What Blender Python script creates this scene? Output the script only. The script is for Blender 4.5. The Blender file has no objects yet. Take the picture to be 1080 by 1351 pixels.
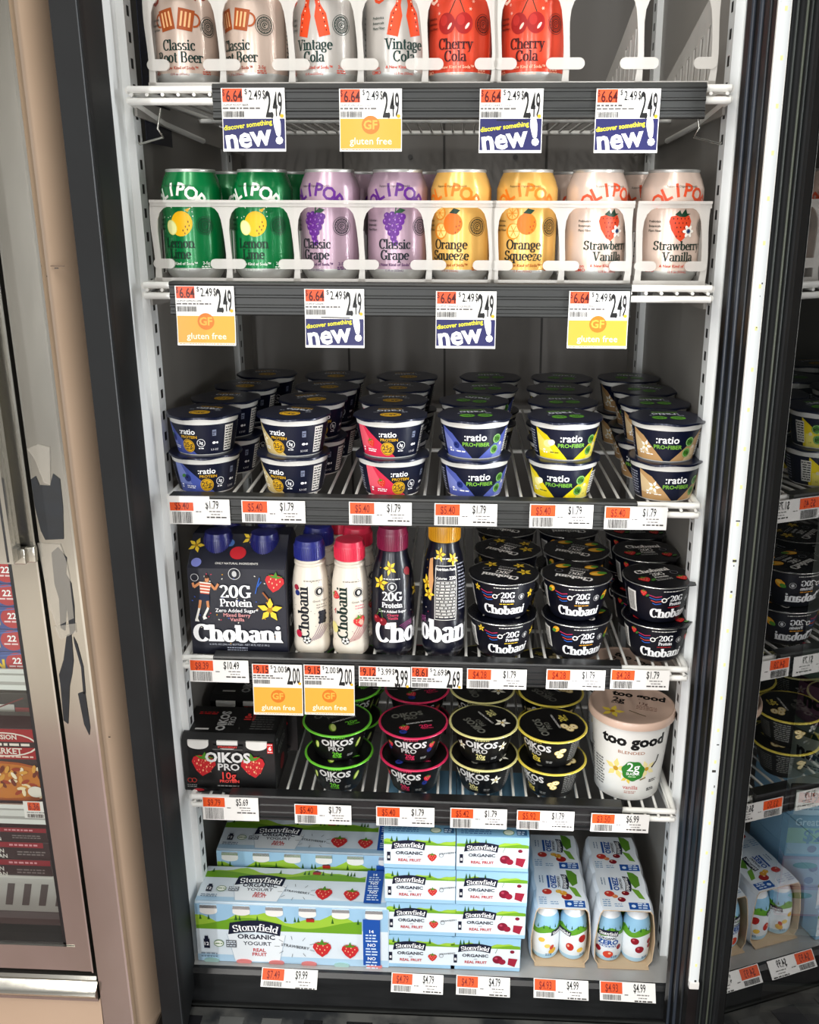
import bpy, bmesh, math, random
from math import sin, cos, pi, radians, sqrt, atan2, hypot
from mathutils import Vector, Matrix
SC = bpy.context.scene
COL = SC.collection
rnd = random.Random(7)

# ------------------------------------------------------------------ materials
MATS = {}
def lin(h):
    h = h.lstrip('#')
    out = []
    for i in (0, 2, 4):
        c = int(h[i:i+2], 16) / 255
        out.append(c / 12.92 if c <= .04045 else ((c + .055) / 1.055) ** 2.4)
    return (*out, 1)
def mat(hexcol, rough=.45, metal=0.0, coat=0.0, alpha=1.0, spec=.5, name=None):
    key = (hexcol, rough, metal, coat, alpha, spec)
    if key in MATS: return MATS[key]
    m = bpy.data.materials.new(name or 'paint_' + hexcol.lstrip('#')); pc = [c ** 1.2 for c in lin(hexcol)]
    m.use_nodes = True
    b = m.node_tree.nodes['Principled BSDF']
    b.inputs['Base Color'].default_value = pc
    b.inputs['Roughness'].default_value = rough
    b.inputs['Metallic'].default_value = metal
    b.inputs['Coat Weight'].default_value = coat
    b.inputs['Coat Roughness'].default_value = .12
    b.inputs['Specular IOR Level'].default_value = spec
    b.inputs['Alpha'].default_value = alpha
    MATS[key] = m
    return m
def noisy(name, c1, c2, scale=8, rough=.5, metal=0.0, rvar=0.0, bump=0.0, detail=6, stretch=(1,1,1), lo=.35, hi=.65):
    m = bpy.data.materials.new(name); m.use_nodes = True
    nt = m.node_tree; b = nt.nodes['Principled BSDF']
    tc = nt.nodes.new('ShaderNodeTexCoord'); mp = nt.nodes.new('ShaderNodeMapping')
    mp.inputs['Scale'].default_value = stretch
    n = nt.nodes.new('ShaderNodeTexNoise'); n.inputs['Scale'].default_value = scale; n.inputs['Detail'].default_value = detail
    r = nt.nodes.new('ShaderNodeValToRGB')
    r.color_ramp.elements[0].position = lo; r.color_ramp.elements[1].position = hi
    r.color_ramp.elements[0].color = lin(c1); r.color_ramp.elements[1].color = lin(c2)
    L = nt.links.new
    L(tc.outputs['Object'], mp.inputs['Vector']); L(mp.outputs['Vector'], n.inputs['Vector'])
    L(n.outputs['Fac'], r.inputs['Fac']); L(r.outputs['Color'], b.inputs['Base Color'])
    b.inputs['Roughness'].default_value = rough; b.inputs['Metallic'].default_value = metal
    if rvar:
        mr = nt.nodes.new('ShaderNodeMapRange'); mr.inputs['To Min'].default_value = rough - rvar; mr.inputs['To Max'].default_value = rough + rvar
        L(n.outputs['Fac'], mr.inputs['Value']); L(mr.outputs['Result'], b.inputs['Roughness'])
    if bump:
        bp = nt.nodes.new('ShaderNodeBump'); bp.inputs['Strength'].default_value = bump; bp.inputs['Distance'].default_value = .002
        L(n.outputs['Fac'], bp.inputs['Height']); L(bp.outputs['Normal'], b.inputs['Normal'])
    return m
def emit(name, hexcol, strength):
    m = bpy.data.materials.new(name); m.use_nodes = True
    b = m.node_tree.nodes['Principled BSDF']
    b.inputs['Base Color'].default_value = lin('#6a6b6a')
    b.inputs['Emission Color'].default_value = lin(hexcol); b.inputs['Emission Strength'].default_value = strength
    return m
def clear_plastic(name, hexcol, see, rough=.3):
    m = bpy.data.materials.new(name); m.use_nodes = True
    nt = m.node_tree; b = nt.nodes['Principled BSDF']
    b.inputs['Base Color'].default_value = lin(hexcol); b.inputs['Roughness'].default_value = rough
    t = nt.nodes.new('ShaderNodeBsdfTransparent'); mx = nt.nodes.new('ShaderNodeMixShader')
    mx.inputs['Fac'].default_value = see
    nt.links.new(b.outputs[0], mx.inputs[1]); nt.links.new(t.outputs[0], mx.inputs[2])
    nt.links.new(mx.outputs[0], nt.nodes['Material Output'].inputs['Surface'])
    return m
# print colours are looked up by short key inside the drawing helpers
def ink(c):
    return c if not isinstance(c, str) else mat(c, .42, 0, .05, spec=.3)

# ------------------------------------------------------------------ lettering
TXT = {}
def sans_polys(s, bold=0.0):
    """filled triangles of a string in the built-in face, cap height 1, left edge 0 -> (tris, width)"""
    k = (s, bold)
    if k in TXT: return TXT[k]
    cu = bpy.data.curves.new('t', 'FONT'); cu.body = s; cu.size = 1; cu.resolution_u = 2; cu.offset = bold * .03
    o = bpy.data.objects.new('t', cu); me = bpy.data.meshes.new_from_object(o)
    me.calc_loop_triangles()
    S = 1 / .69
    V = [(v.co.x * S, v.co.y * S) for v in me.vertices]
    tr = [[V[i] for i in t.vertices] for t in me.loop_triangles]
    x0 = min((v[0] for v in V), default=0); x1 = max((v[0] for v in V), default=0)
    tr = [[(x - x0, y) for x, y in t] for t in tr]
    bpy.data.objects.remove(o); bpy.data.curves.remove(cu); bpy.data.meshes.remove(me)
    TXT[k] = (tr, x1 - x0)
    return TXT[k]

# a chunky old-style serif drawn from contrast strokes; cap height 1, x height .68
def _arc(cx, cy, rx, ry, a0, a1, n=12):
    return ('a', [(cx + rx * cos(radians(a0 + (a1 - a0) * i / n)), cy + ry * sin(radians(a0 + (a1 - a0) * i / n))) for i in range(n + 1)])
def _ln(*p): return ('a', list(p))
def _sf(x, y, w=.17): return ('s', (x, y, w))
X = .68
GL = {
 'a': (.56, [_arc(.25, .50, .17, .16, 165, 0, 8), _ln((.42, .5), (.42, .06)), _arc(.25, .2, .17, .17, 80, 360, 12), _sf(.47, 0, .09)]),
 'b': (.62, [_ln((.12, 1), (.12, .05)), _arc(.32, .33, .2, .31, -180, 180, 16), _sf(.07, 1, .08)]),
 'c': (.50, [_arc(.29, .34, .2, .31, 40, 320, 14), ('d', (.42, .5, .075))]),
 'e': (.52, [_arc(.28, .34, .2, .31, 0, 318, 16), _ln((.09, .36), (.48, .36))]),
 'd': (.62, [_ln((.49, 1), (.49, 0)), _arc(.29, .34, .2, .31, 0, 360, 16), _sf(.44, 1, .08), _sf(.54, 0, .08)]),
 'f': (.40, [_ln((.16, .8), (.16, 0)), _arc(.28, .8, .12, .17, 180, 40, 6), _ln((.03, X - .03), (.36, X - .03)), _sf(.16, 0)]),
 'g': (.56, [_arc(.25, .44, .18, .22, 0, 360, 16), _arc(.26, -.1, .2, .15, 0, 360, 14), _ln((.16, .24), (.12, .12), (.3, .06)), _ln((.38, .6), (.53, .66))]),
 'h': (.66, [_ln((.13, 1), (.13, 0)), _arc(.33, .42, .19, .24, 180, 0, 9), _ln((.52, .42), (.52, 0)), _sf(.07, 1, .08), _sf(.13, 0), _sf(.52, 0)]),
 'i': (.30, [_ln((.15, X), (.15, 0)), _sf(.1, X, .09), _sf(.15, 0), ('d', (.15, .87, .095))]),
 'l': (.30, [_ln((.15, 1), (.15, 0)), _sf(.1, 1, .09), _sf(.15, 0)]),
 'm': (.98, [_ln((.13, X), (.13, 0)), _arc(.31, .42, .17, .24, 180, 0, 8), _ln((.48, .42), (.48, 0)), _arc(.66, .42, .18, .24, 180, 0, 8), _ln((.84, .42), (.84, 0)), _sf(.08, X, .09), _sf(.13, 0, .14), _sf(.48, 0, .14), _sf(.84, 0, .14)]),
 'n': (.66, [_ln((.13, X), (.13, 0)), _arc(.33, .42, .19, .24, 180, 0, 9), _ln((.52, .42), (.52, 0)), _sf(.08, X, .09), _sf(.13, 0), _sf(.52, 0)]),
 'o': (.58, [_arc(.29, .34, .21, .31, 0, 360, 20)]),
 'p': (.62, [_ln((.13, X), (.13, -.28)), _arc(.33, .34, .2, .31, -180, 180, 16), _sf(.08, X, .09), _sf(.13, -.28)]),
 'q': (.62, [_ln((.49, X), (.49, -.28)), _arc(.29, .34, .2, .31, 0, 360, 16), _sf(.49, -.28)]),
 'r': (.48, [_ln((.14, X), (.14, 0)), _arc(.32, .44, .18, .2, 180, 70, 6), _sf(.09, X, .09), _sf(.14, 0), ('d', (.4, .57, .085))]),
 's': (.46, [_arc(.23, .49, .14, .15, 25, 265, 10), _arc(.23, .18, .15, .15, 85, -155, 10)]),
 't': (.40, [_ln((.18, .88), (.18, .14)), _arc(.29, .14, .11, .12, 180, 300, 5), _ln((.03, X - .03), (.36, X - .03))]),
 'u': (.66, [_ln((.13, X), (.13, .24)), _arc(.32, .24, .19, .22, 180, 350, 8), _ln((.52, X), (.52, 0)), _sf(.07, X, .08), _sf(.47, X, .08), _sf(.57, 0, .07)]),
 'v': (.60, [_ln((.1, X), (.3, .02)), _ln((.3, .02), (.5, X)), _sf(.1, X, .15), _sf(.5, X, .12)]),
 'w': (.86, [_ln((.1, X), (.27, .02)), _ln((.27, .02), (.43, X)), _ln((.43, X), (.6, .02)), _ln((.6, .02), (.76, X)), _sf(.1, X, .14), _sf(.76, X, .12)]),
 'y': (.60, [_ln((.1, X), (.3, .04)), _ln((.5, X), (.22, -.24)), _ln((.22, -.24), (.08, -.24)), _sf(.1, X, .15), _sf(.5, X, .12)]),
 'z': (.52, [_ln((.08, X - .03), (.44, X - .03)), _ln((.43, X), (.09, 0)), _ln((.08, .03), (.46, .03)), _sf(.08, .55, .05), _sf(.46, .14, .05)]),
 'B': (.72, [_ln((.15, 1), (.15, 0)), _ln((.1, .97), (.36, .97)), _arc(.36, .74, .2, .23, 90, -90, 8), _ln((.15, .51), (.38, .51)), _arc(.37, .26, .23, .24, 90, -90, 8), _ln((.1, .03), (.37, .03))]),
 'C': (.76, [_arc(.42, .5, .32, .47, 42, 318, 18), _ln((.66, .98), (.66, .68)), ]),
 'G': (.82, [_arc(.42, .5, .32, .47, 45, 318, 18), _ln((.67, .44), (.67, .06)), _sf(.66, .44, .15), _ln((.66, .98), (.66, .72))]),
 'L': (.66, [_ln((.17, 1), (.17, 0)), _ln((.08, .03), (.58, .03)), _ln((.58, .24), (.58, .0)), _sf(.17, 1), _sf(.17, 0)]),
 'O': (.86, [_arc(.43, .5, .34, .47, 0, 360, 24)]),
 'P': (.68, [_ln((.17, 1), (.17, 0)), _ln((.1, .97), (.36, .97)), _arc(.36, .7, .22, .27, 90, -90, 9), _ln((.17, .44), (.36, .44)), _sf(.17, 0), _sf(.1, .97, .06)]),
 'R': (.76, [_ln((.17, 1), (.17, 0)), _ln((.1, .97), (.36, .97)), _arc(.36, .73, .21, .25, 90, -90, 9), _ln((.17, .48), (.36, .48)), _ln((.36, .48), (.6, .0)), _sf(.17, 0), _sf(.64, 0, .1), _sf(.1, .97, .06)]),
 'S': (.62, [_arc(.31, .73, .2, .23, 30, 265, 12), _arc(.31, .27, .22, .24, 88, -155, 12), _ln((.52, .96), (.52, .74)), _ln((.08, .06), (.08, .28))]),
 'V': (.78, [_ln((.12, 1), (.39, .02)), _ln((.39, .02), (.66, 1)), _sf(.12, 1), _sf(.66, 1, .14)]),
 '2': (.60, [_arc(.28, .73, .2, .23, 165, -30, 9), _ln((.46, .6), (.09, .05)), _ln((.06, .06), (.53, .06)), _ln((.52, .22), (.52, .02))]),
 '0': (.66, [_arc(.33, .5, .23, .46, 0, 360, 20)]),
 '1': (.42, [_ln((.22, 1), (.22, 0)), _ln((.06, .82), (.22, .97)), _sf(.22, 0)]),
 ' ': (.28, []),
}
def serif_polys(s, wt=.16):
    """wt: stem weight"""
    k = ('serif', s, wt)
    if k in TXT: return TXT[k]
    thin = wt * .42; x = 0; out = []; sub = []
    for ch in s:
        if ch not in GL: x += .3; continue
        adv, st = GL[ch]
        for si, (kind, d) in enumerate(st):
            if kind == 'a':
                def hw(i):
                    a = d[max(0, i-1)]; b = d[min(len(d)-1, i+1)]
                    t = atan2(b[1]-a[1], b[0]-a[0]); v = abs(sin(t))
                    diag = 1.0
                    if len(d) == 2 and .2 < abs(cos(t)) and v > .3: diag = 1.0 if (b[0]-a[0])*(b[1]-a[1]) < 0 else .55
                    return .5 * (thin + (wt - thin) * v ** 1.5) * diag, t
                pr = None
                for i in range(len(d)):
                    h, t = hw(i); px, py = d[i]
                    c = ((px - sin(t)*h + x, py + cos(t)*h), (px + sin(t)*h + x, py - cos(t)*h))
                    if pr:
                        q = [pr[0], pr[1], c[1], c[0]]
                        out.append([q[0], q[1], q[2]]); out.append([q[0], q[2], q[3]])
                    pr = c
            elif kind == 's':
                px, py, w = d; w = w + wt * .12; h = thin * .55
                up = 1 if py < .3 else -1
                q = [(px - w + x, py), (px + w + x, py), (px + w + x, py + up*h*1.2), (px + wt*.55 + x, py + up*h*2.6), (px - wt*.55 + x, py + up*h*2.6), (px - w + x, py + up*h*1.2)]
                out += [[q[0], q[i], q[i+1]] for i in range(1, 5)]
            else:
                px, py, r = d; r *= .6 + wt * 2.2
                P = [(px + x + r*cos(i*pi/5), py + r*sin(i*pi/5)) for i in range(10)]
                out += [[P[0], P[i], P[i+1]] for i in range(1, 9)]
            sub += [si % 8]*(len(out)-len(sub))
        x += adv + (wt - .16) * .5
    TXT[k] = (out, x, sub)
    return TXT[k]

# ------------------------------------------------------------------ flat artwork (metres), painter's order
class Art:
    def __init__(s): s.items = []; s.layer = 0; s.M = None
    def _add(s, polys, c, sub=None):
        if s.M: polys = [[s.M(*p) for p in q] for q in polys]
        if sub is None: s.items.append((polys, ink(c), s.layer))
        else:                                   # overlapping strokes get hair-thin steps of their own
            for g in sorted(set(sub)): s.items.append(([q for q, z in zip(polys, sub) if z == g], ink(c), s.layer + g*.11))
        s.layer += 1
    def at(s, dx=0, dy=0, rot=0, k=1, sx=1):
        cr, sr = cos(radians(rot)), sin(radians(rot))
        s.M = (lambda x, y: (dx + k*(sx*x*cr - y*sr), dy + k*(sx*x*sr + y*cr)))
        return s
    def home(s): s.M = None; return s
    def rect(s, x0, y0, x1, y1, c): s._add([[(x0, y0), (x1, y0), (x1, y1), (x0, y1)]], c)
    def poly(s, P, c):
        from mathutils.geometry import tessellate_polygon
        v = [Vector((x, y, 0)) for x, y in P]
        s._add([[P[i] for i in t] for t in tessellate_polygon([v])], c)
    def ell(s, cx, cy, rx, ry, c, rot=0, n=20):
        r = radians(rot)
        s._add([[(cx + rx*cos(t)*cos(r) - ry*sin(t)*sin(r), cy + rx*cos(t)*sin(r) + ry*sin(t)*cos(r)) for t in [2*pi*i/n for i in range(n)]]], c)
    def ring(s, cx, cy, r, w, c, n=24, a0=0, a1=360):
        P = []
        for i in range(n):
            a, b = [radians(a0 + (a1-a0)*j/n) for j in (i, i+1)]
            P.append([(cx+r*cos(a), cy+r*sin(a)), (cx+r*cos(b), cy+r*sin(b)), (cx+(r-w)*cos(b), cy+(r-w)*sin(b)), (cx+(r-w)*cos(a), cy+(r-w)*sin(a))])
        s._add(P, c)
    def line(s, P, w, c):
        out = []
        for (x0, y0), (x1, y1) in zip(P, P[1:]):
            d = hypot(x1-x0, y1-y0) or 1; nx, ny = -(y1-y0)/d*w/2, (x1-x0)/d*w/2
            out.append([(x0+nx, y0+ny), (x0-nx, y0-ny), (x1-nx, y1-ny), (x1+nx, y1+ny)])
        s._add(out, c, [i % 2 for i in range(len(out))])
    def _text(s, tr, w, x, y, h, c, al, sx, rot, arc, sub=None):
        ox = {'c': -w/2, 'l': 0, 'r': -w}[al]; r = radians(rot); out = []
        for t in tr:
            q = []
            for px, py in t:
                u, v = (px + ox)*h*sx, py*h
                if arc:
                    a = u/arc; u, v = (arc+v)*sin(a), (arc+v)*cos(a) - arc
                q.append((x + u*cos(r) - v*sin(r), y + u*sin(r) + v*cos(r)))
            out.append(q)
        s._add(out, c, sub)
    def sans(s, t, x, y, h, c, al='c', bold=0, sx=1, rot=0, arc=None):
        tr, w = sans_polys(t, bold); s._text(tr, w, x, y, h, c, al, sx, rot, arc)
    def serif(s, t, x, y, h, c, al='c', wt=.16, sx=1, rot=0, arc=None):
        tr, w, sub = serif_polys(t, wt); s._text(tr, w, x, y, h, c, al, sx, rot, arc, sub)
    def bars(s, x0, y0, x1, y1, c, n=22, seed=1):
        R = random.Random(seed); x = x0; P = []; st = (x1-x0)/n
        while x < x1 - st:
            w = st * R.choice((.35, .5, .8)); P.append([(x, y0), (x+w, y0), (x+w, y1), (x, y1)]); x += w + st*R.choice((.35, .5, .7))
        s._add(P, c)
    def dashes(s, x0, x1, ys, h, c, seed=1):
        """rows of tiny unreadable print"""
        R = random.Random(seed); P = []
        for y in ys:
            x = x0
            while x < x1 - h:
                w = min(x1 - x, h * R.uniform(1.2, 4)); P.append([(x, y), (x+w, y), (x+w, y+h), (x, y+h)]); x += w + h*.7
        s._add(P, c)

def clip_axis(polys, ax, cuts):
    out = []
    for P in polys:
        lo = min(p[ax] for p in P); hi = max(p[ax] for p in P)
        cs = [c for c in cuts if lo + 1e-7 < c < hi - 1e-7]
        cur = P
        for c in cs:
            a, b = [], []
            for i in range(len(cur)):
                p, q = cur[i], cur[(i+1) % len(cur)]
                (a if p[ax] <= c else b).append(p)
                if (p[ax] - c) * (q[ax] - c) < 0:
                    t = (c - p[ax]) / (q[ax] - p[ax]); m = (p[0] + t*(q[0]-p[0]), p[1] + t*(q[1]-p[1]))
                    a.append(m); b.append(m)
                elif p[ax] == c: b.append(p)
            if len(a) > 2: out.append(a)
            cur = b
            if len(cur) < 3: break
        if len(cur) > 2: out.append(cur)
    return out

# ------------------------------------------------------------------ surfaces the artwork is printed on
class Flat:
    def __init__(s, o, u, v, off=.00025):
        s.o, s.u, s.v = Vector(o), Vector(u).normalized(), Vector(v).normalized(); s.n = s.u.cross(s.v); s.off = off; s.cu = s.cv = ()
    def pt(s, x, y, k): return s.o + s.u*x + s.v*y + s.n*(s.off + k*.00003), s.n
class Round:
    """side of a solid of revolution; u = arc length at radius r0 from the front (-Y), v = height"""
    def __init__(s, prof, r0, N=64, off=.00012, step=.00002):
        s.p = prof; s.r0 = r0; s.N = N; s.off = off; s.step = step
        s.cu = [r0 * 2*pi/N * i for i in range(-N//2, N//2+1)]; s.cv = [z for r, z in prof]
    def rad(s, z):
        p = s.p
        for (r0, z0), (r1, z1) in zip(p, p[1:]):
            if z <= z1 or (r1, z1) == p[-1]:
                t = (z-z0)/(z1-z0) if z1 != z0 else 0
                return r0+(r1-r0)*t, atan2(r0-r1, z1-z0)
    def pt(s, u, v, k):
        d = 2*pi/s.N; t = u/s.r0/d; i = math.floor(t + 1e-6); f = t - i
        a, b = i*d, (i+1)*d
        dx, dy = sin(a)*(1-f)+sin(b)*f, -(cos(a)*(1-f)+cos(b)*f)
        r, sl = s.rad(v); r += s.off + k*s.step; th = u/s.r0
        return Vector((dx*r, dy*r, v)), Vector((sin(th)*cos(sl), -cos(th)*cos(sl), sin(sl)))

# ------------------------------------------------------------------ mesh builder (own normals)
class MB:
    def __init__(s): s.v = []; s.n = []; s.f = []; s.m = []; s.mats = []
    def mi(s, m):
        m = ink(m)
        if m not in s.mats: s.mats.append(m)
        return s.mats.index(m)
    def face(s, P, m, N=None):
        P = [Vector(p) for p in P]
        if N is None:
            n = Vector((0, 0, 0))
            for i in range(len(P)):
                a, b = P[i], P[(i+1) % len(P)]; n += a.cross(b)
            n = n.normalized() if n.length > 1e-14 else Vector((0, 0, 1)); N = [n]*len(P)
        b = len(s.v); s.v += P; s.n += [Vector(x) for x in N]; s.f.append(list(range(b, b+len(P)))); s.m.append(s.mi(m))
    def bm(s, bm, m, smooth=40):
        """take over a bmesh, normals split by angle"""
        bm.normal_update(); c = cos(radians(smooth))
        for f in bm.faces:
            N = []
            for l in f.loops:
                n = Vector((0, 0, 0))
                for g in l.vert.link_faces:
                    if g.normal.dot(f.normal) >= c: n += g.normal * g.calc_area()
                N.append(n.normalized() if n.length else f.normal)
            s.face([l.vert.co for l in f.loops], m, N)
        bm.free(); return s
    def box(s, x0, x1, y0, y1, z0, z1, m, bev=0, M=None, seg=2):
        bm = bmesh.new(); bmesh.ops.create_cube(bm, size=1)
        for v in bm.verts: v.co = Vector(((x0+x1)/2 + v.co.x*(x1-x0), (y0+y1)/2 + v.co.y*(y1-y0), (z0+z1)/2 + v.co.z*(z1-z0)))
        if bev: bmesh.ops.bevel(bm, geom=bm.edges[:], offset=bev, segments=seg, profile=.5, affect='EDGES')
        if M: bm.transform(M)
        return s.bm(bm, m, 40 if bev else 10)
    def prism(s, P, axis, a0, a1, m, smooth=30, lean=False, bev=0):
        """P: outline in the other two axes (x:(y,z) y:(x,z) z:(x,y)); extruded from a0 to a1"""
        bm = bmesh.new()
        def mk(p, a):
            if axis == 'x': return Vector((a, p[0], p[1]))
            if axis == 'y': return Vector((p[0], a, p[1]))
            return Vector((p[0] + (LEAN*(1.3 - a) if lean else 0), p[1], a))
        A = [bm.verts.new(mk(p, a0)) for p in P]; B = [bm.verts.new(mk(p, a1)) for p in P]
        n = len(P)
        for i in range(n): bm.faces.new((A[i], A[(i+1) % n], B[(i+1) % n], B[i]))
        bm.faces.new(A[::-1]); bm.faces.new(B)
        bmesh.ops.recalc_face_normals(bm, faces=bm.faces[:])
        if bev: bmesh.ops.bevel(bm, geom=[e for f in bm.faces[-2:] for e in f.edges], offset=bev, segments=2, profile=.5, affect='EDGES')
        return s.bm(bm, m, smooth)
    def rev(s, prof, m, N=64, sharp=35, c=(0, 0, 0), ms=None):
        """revolve profile [(r,z)...] (outside going up); ms: material per segment"""
        c = Vector(c); k = len(prof) - 1
        ang = [atan2(-(prof[i+1][0]-prof[i][0]), prof[i+1][1]-prof[i][1]) for i in range(k)]
        def na(i, j):
            if 0 <= j < k and abs((ang[j]-ang[i]+pi) % (2*pi) - pi) < radians(sharp):
                return ang[i] + ((ang[j]-ang[i]+pi) % (2*pi) - pi)/2
            return ang[i]
        for i in range(k):
            (r0, z0), (r1, z1) = prof[i], prof[i+1]; a0, a1 = na(i, i-1), na(i, i+1); mm = ms[i] if ms else m
            for j in range(N):
                t0, t1 = 2*pi*j/N, 2*pi*(j+1)/N
                q = []; nn = []
                for r, z, t, a in ((r0, z0, t0, a0), (r0, z0, t1, a0), (r1, z1, t1, a1), (r1, z1, t0, a1)):
                    if r < 1e-7 and any(abs(p.z - z - c.z) < 1e-9 and (p - c).to_2d().length < 1e-7 for p in q): continue
                    q.append(c + Vector((r*sin(t), -r*cos(t), z))); nn.append(Vector((sin(t)*cos(a), -cos(t)*cos(a), sin(a))))
                if len(q) > 2: s.face(q, mm, nn)
        return s
    def tube(s, P, r, m, n=8, cap=True, closed=False):
        P = [Vector(p) for p in P]; rings = []; L = len(P)
        up = None
        for i in range(L):
            if closed: d = (P[(i+1) % L] - P[i-1])
            else: d = P[min(i+1, L-1)] - P[max(i-1, 0)]
            d.normalize()
            if up is None: up = Vector((0, 0, 1)) if abs(d.z) < .9 else Vector((0, 1, 0))
            a = d.cross(up).normalized(); b = a.cross(d); up = b
            rings.append([(P[i] + (a*cos(t) + b*sin(t))*r, a*cos(t) + b*sin(t)) for t in [2*pi*j/n for j in range(n)]])
        for i in range(L if closed else L-1):
            A, B = rings[i], rings[(i+1) % L]
            for j in range(n):
                q = [A[j], B[j], B[(j+1) % n], A[(j+1) % n]]
                s.face([x[0] for x in q], m, [x[1] for x in q])
        if cap and not closed:
            s.face([x[0] for x in rings[0]], m); s.face([x[0] for x in rings[-1]][::-1], m)
        return s
    def art(s, A, S):
        for polys, m, k in A.items:
            P = clip_axis(clip_axis(polys, 0, S.cu), 1, S.cv) if S.cu else polys
            for q in P:
                ar = sum(q[i][0]*q[(i+1) % len(q)][1] - q[(i+1) % len(q)][0]*q[i][1] for i in range(len(q)))
                if abs(ar) < 1e-12: continue
                if ar < 0: q = q[::-1]
                pn = [S.pt(x, y, k) for x, y in q]
                s.face([p for p, n in pn], m, [n for p, n in pn])
        return s
    def build(s, name, parent=None, loc=None, rot=0, kind=None, label=None):
        me = bpy.data.meshes.new(name)
        me.from_pydata([tuple(v) for v in s.v], [], s.f); me.update()
        for m in s.mats: me.materials.append(m)
        me.polygons.foreach_set('material_index', s.m)
        me.polygons.foreach_set('use_smooth', [True]*len(s.f))
        me.normals_split_custom_set_from_vertices([tuple(n) for n in s.n])
        o = bpy.data.objects.new(name, me); COL.objects.link(o)
        if parent: o.parent = parent
        if loc: o.location = loc
        if rot: o.rotation_euler.z = rot
        if kind: o['kind'] = kind
        if label: o['label'] = label
        return o
def tag(o, label, cat, group=None, kind=None):
    o['label'] = label; o['category'] = cat
    if group: o['group'] = group
    if kind: o['kind'] = kind
    return o
def thing(name, label, cat, loc=(0, 0, 0), rot=0, group=None):
    o = bpy.data.objects.new(name, None); COL.objects.link(o); o.empty_display_size = .02
    o.location = loc; o.rotation_euler.z = rot
    return tag(o, label, cat, group)
def dup(src, label, loc, rot=0, group=None):
    r = src.copy(); COL.objects.link(r); r.location = loc; r.rotation_euler.z = rot; r['label'] = label
    if group: r['group'] = group
    for ch in src.children:
        c = ch.copy(); COL.objects.link(c); c.parent = r
        for g in ch.children:
            d = g.copy(); COL.objects.link(d); d.parent = c
    return r

LEAN = .0150                       # the old case leans a touch: x grows towards the floor
def lean(z): return LEAN * (1.3 - z)
# ------------------------------------------------------------------ camera
cam = bpy.data.cameras.new('camera'); co = bpy.data.objects.new('camera', cam); COL.objects.link(co); SC.camera = co
F = 1276.66; CP = Vector((.0302, -1.0724, 1.3028)); yaw, pit, rol = .0485, -.3056, -.0028
cam.sensor_fit = 'VERTICAL'; cam.sensor_height = 24; cam.lens = F / 1351 * 24; cam.clip_start = .02
Rm = Matrix.Rotation(yaw, 3, 'Z') @ Matrix.Rotation(pit, 3, 'X') @ Matrix.Rotation(rol, 3, 'Y')
r_, f_, u_ = Rm.col[0], Rm.col[1], Rm.col[2]
co.matrix_world = Matrix(((r_.x, u_.x, -f_.x, CP.x), (r_.y, u_.y, -f_.y, CP.y), (r_.z, u_.z, -f_.z, CP.z), (0, 0, 0, 1)))
def ray(x, y): return Rm @ Vector(((x-540)/F, 1, (675.5-y)/F))
def at_y(x, y, Y):                 # where the sight line through a photo pixel meets the plane y = Y
    d = ray(x, y); return CP + d*((Y-CP.y)/d.y)
def at_z(x, y, Z):
    d = ray(x, y); return CP + d*((Z-CP.z)/d.z)
# ------------------------------------------------------------------ the cold case: shell
def struct(name, mb, parent=None): return mb.build(name, parent, kind='structure')
M_white = noisy('white_enamel', '#e6e8e7', '#f0f2f1', 3, .38, rvar=.08, detail=3)
M_liner = noisy('grey_liner', '#6f6b66', '#7a7671', 2, .5, detail=3)
M_black = noisy('black_frame', '#0d0e0f', '#141617', 14, .62, rvar=.06)
M_black.node_tree.nodes['Principled BSDF'].inputs['Specular IOR Level'].default_value = .25
M_rubber = noisy('black_rubber', '#070707', '#101011', 20, .32, rvar=.12)
M_slate = mat('#3b414a', .3); M_dark = mat('#0d0d0e', .4)
M_steel = noisy('deck_steel', '#a3a29f', '#b4b3b0', 10, .38, .25, rvar=.1)
M_coat = mat('#f2f1ec', .3, 0, .2)
M_rail = noisy('rail_vinyl', '#1f201f', '#2d2e2c', 12, .45, rvar=.1, stretch=(1, 8, 8))
M_raildk = noisy('dark_rail_vinyl', '#141516', '#1c1d1e', 12, .32, rvar=.1, stretch=(1, 8, 8))
M_clear = clear_plastic('clear_vinyl', '#e8eaea', .8, .12)

def leaning_quad(x0, y0, x1, y1, z0, z1, m, thick=(0, 0)):
    """upright slab between plan points, leaning with the case"""
    mb = MB(); tx, ty = thick
    mb.prism([(x0, y0), (x1, y1), (x1+tx, y1+ty), (x0+tx, y0+ty)], 'z', z0, z1, m, lean=True)
    return mb
ZT, ZB = 1.95, .31
XL, XR, YB = -.328, .317, .60
M_side = noisy('side_liner', '#87837d', '#918d87', 2, .5, detail=3)
wl = leaning_quad(XL, -.016, XL, .050, ZB, ZT, M_white, (-.02, 0)); wl.prism([(XL, .05), (XL, YB), (XL-.02, YB), (XL-.02, .05)], 'z', ZB, ZT, M_side, lean=True); struct('wall_left', wl)
wl = leaning_quad(XR, .002, XR, .050, ZB, ZT, M_white, (.02, 0)); wl.prism([(XR, .05), (XR, YB), (XR+.02, YB), (XR+.02, .05)], 'z', ZB, ZT, M_side, lean=True); struct('wall_right', wl)
wb = leaning_quad(XL-.02, YB, XR+.02, YB, ZB, ZT, M_liner, (0, .02))
for x in (-.16, .005, .17):       # seams of the rear panels
    wb.prism([(x-.0018, YB-.0015), (x+.0018, YB-.0015), (x+.0018, YB), (x-.0018, YB)], 'z', ZB, ZT, mat('#4a4743', .6), lean=True)
for x in (-.05, .12):
    for z in (.72, .94, 1.14, 1.38): wb.tube([(x+lean(z), YB-.003, z), (x+lean(z), YB, z)], .004, mat('#55524e', .4), 8)
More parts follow.
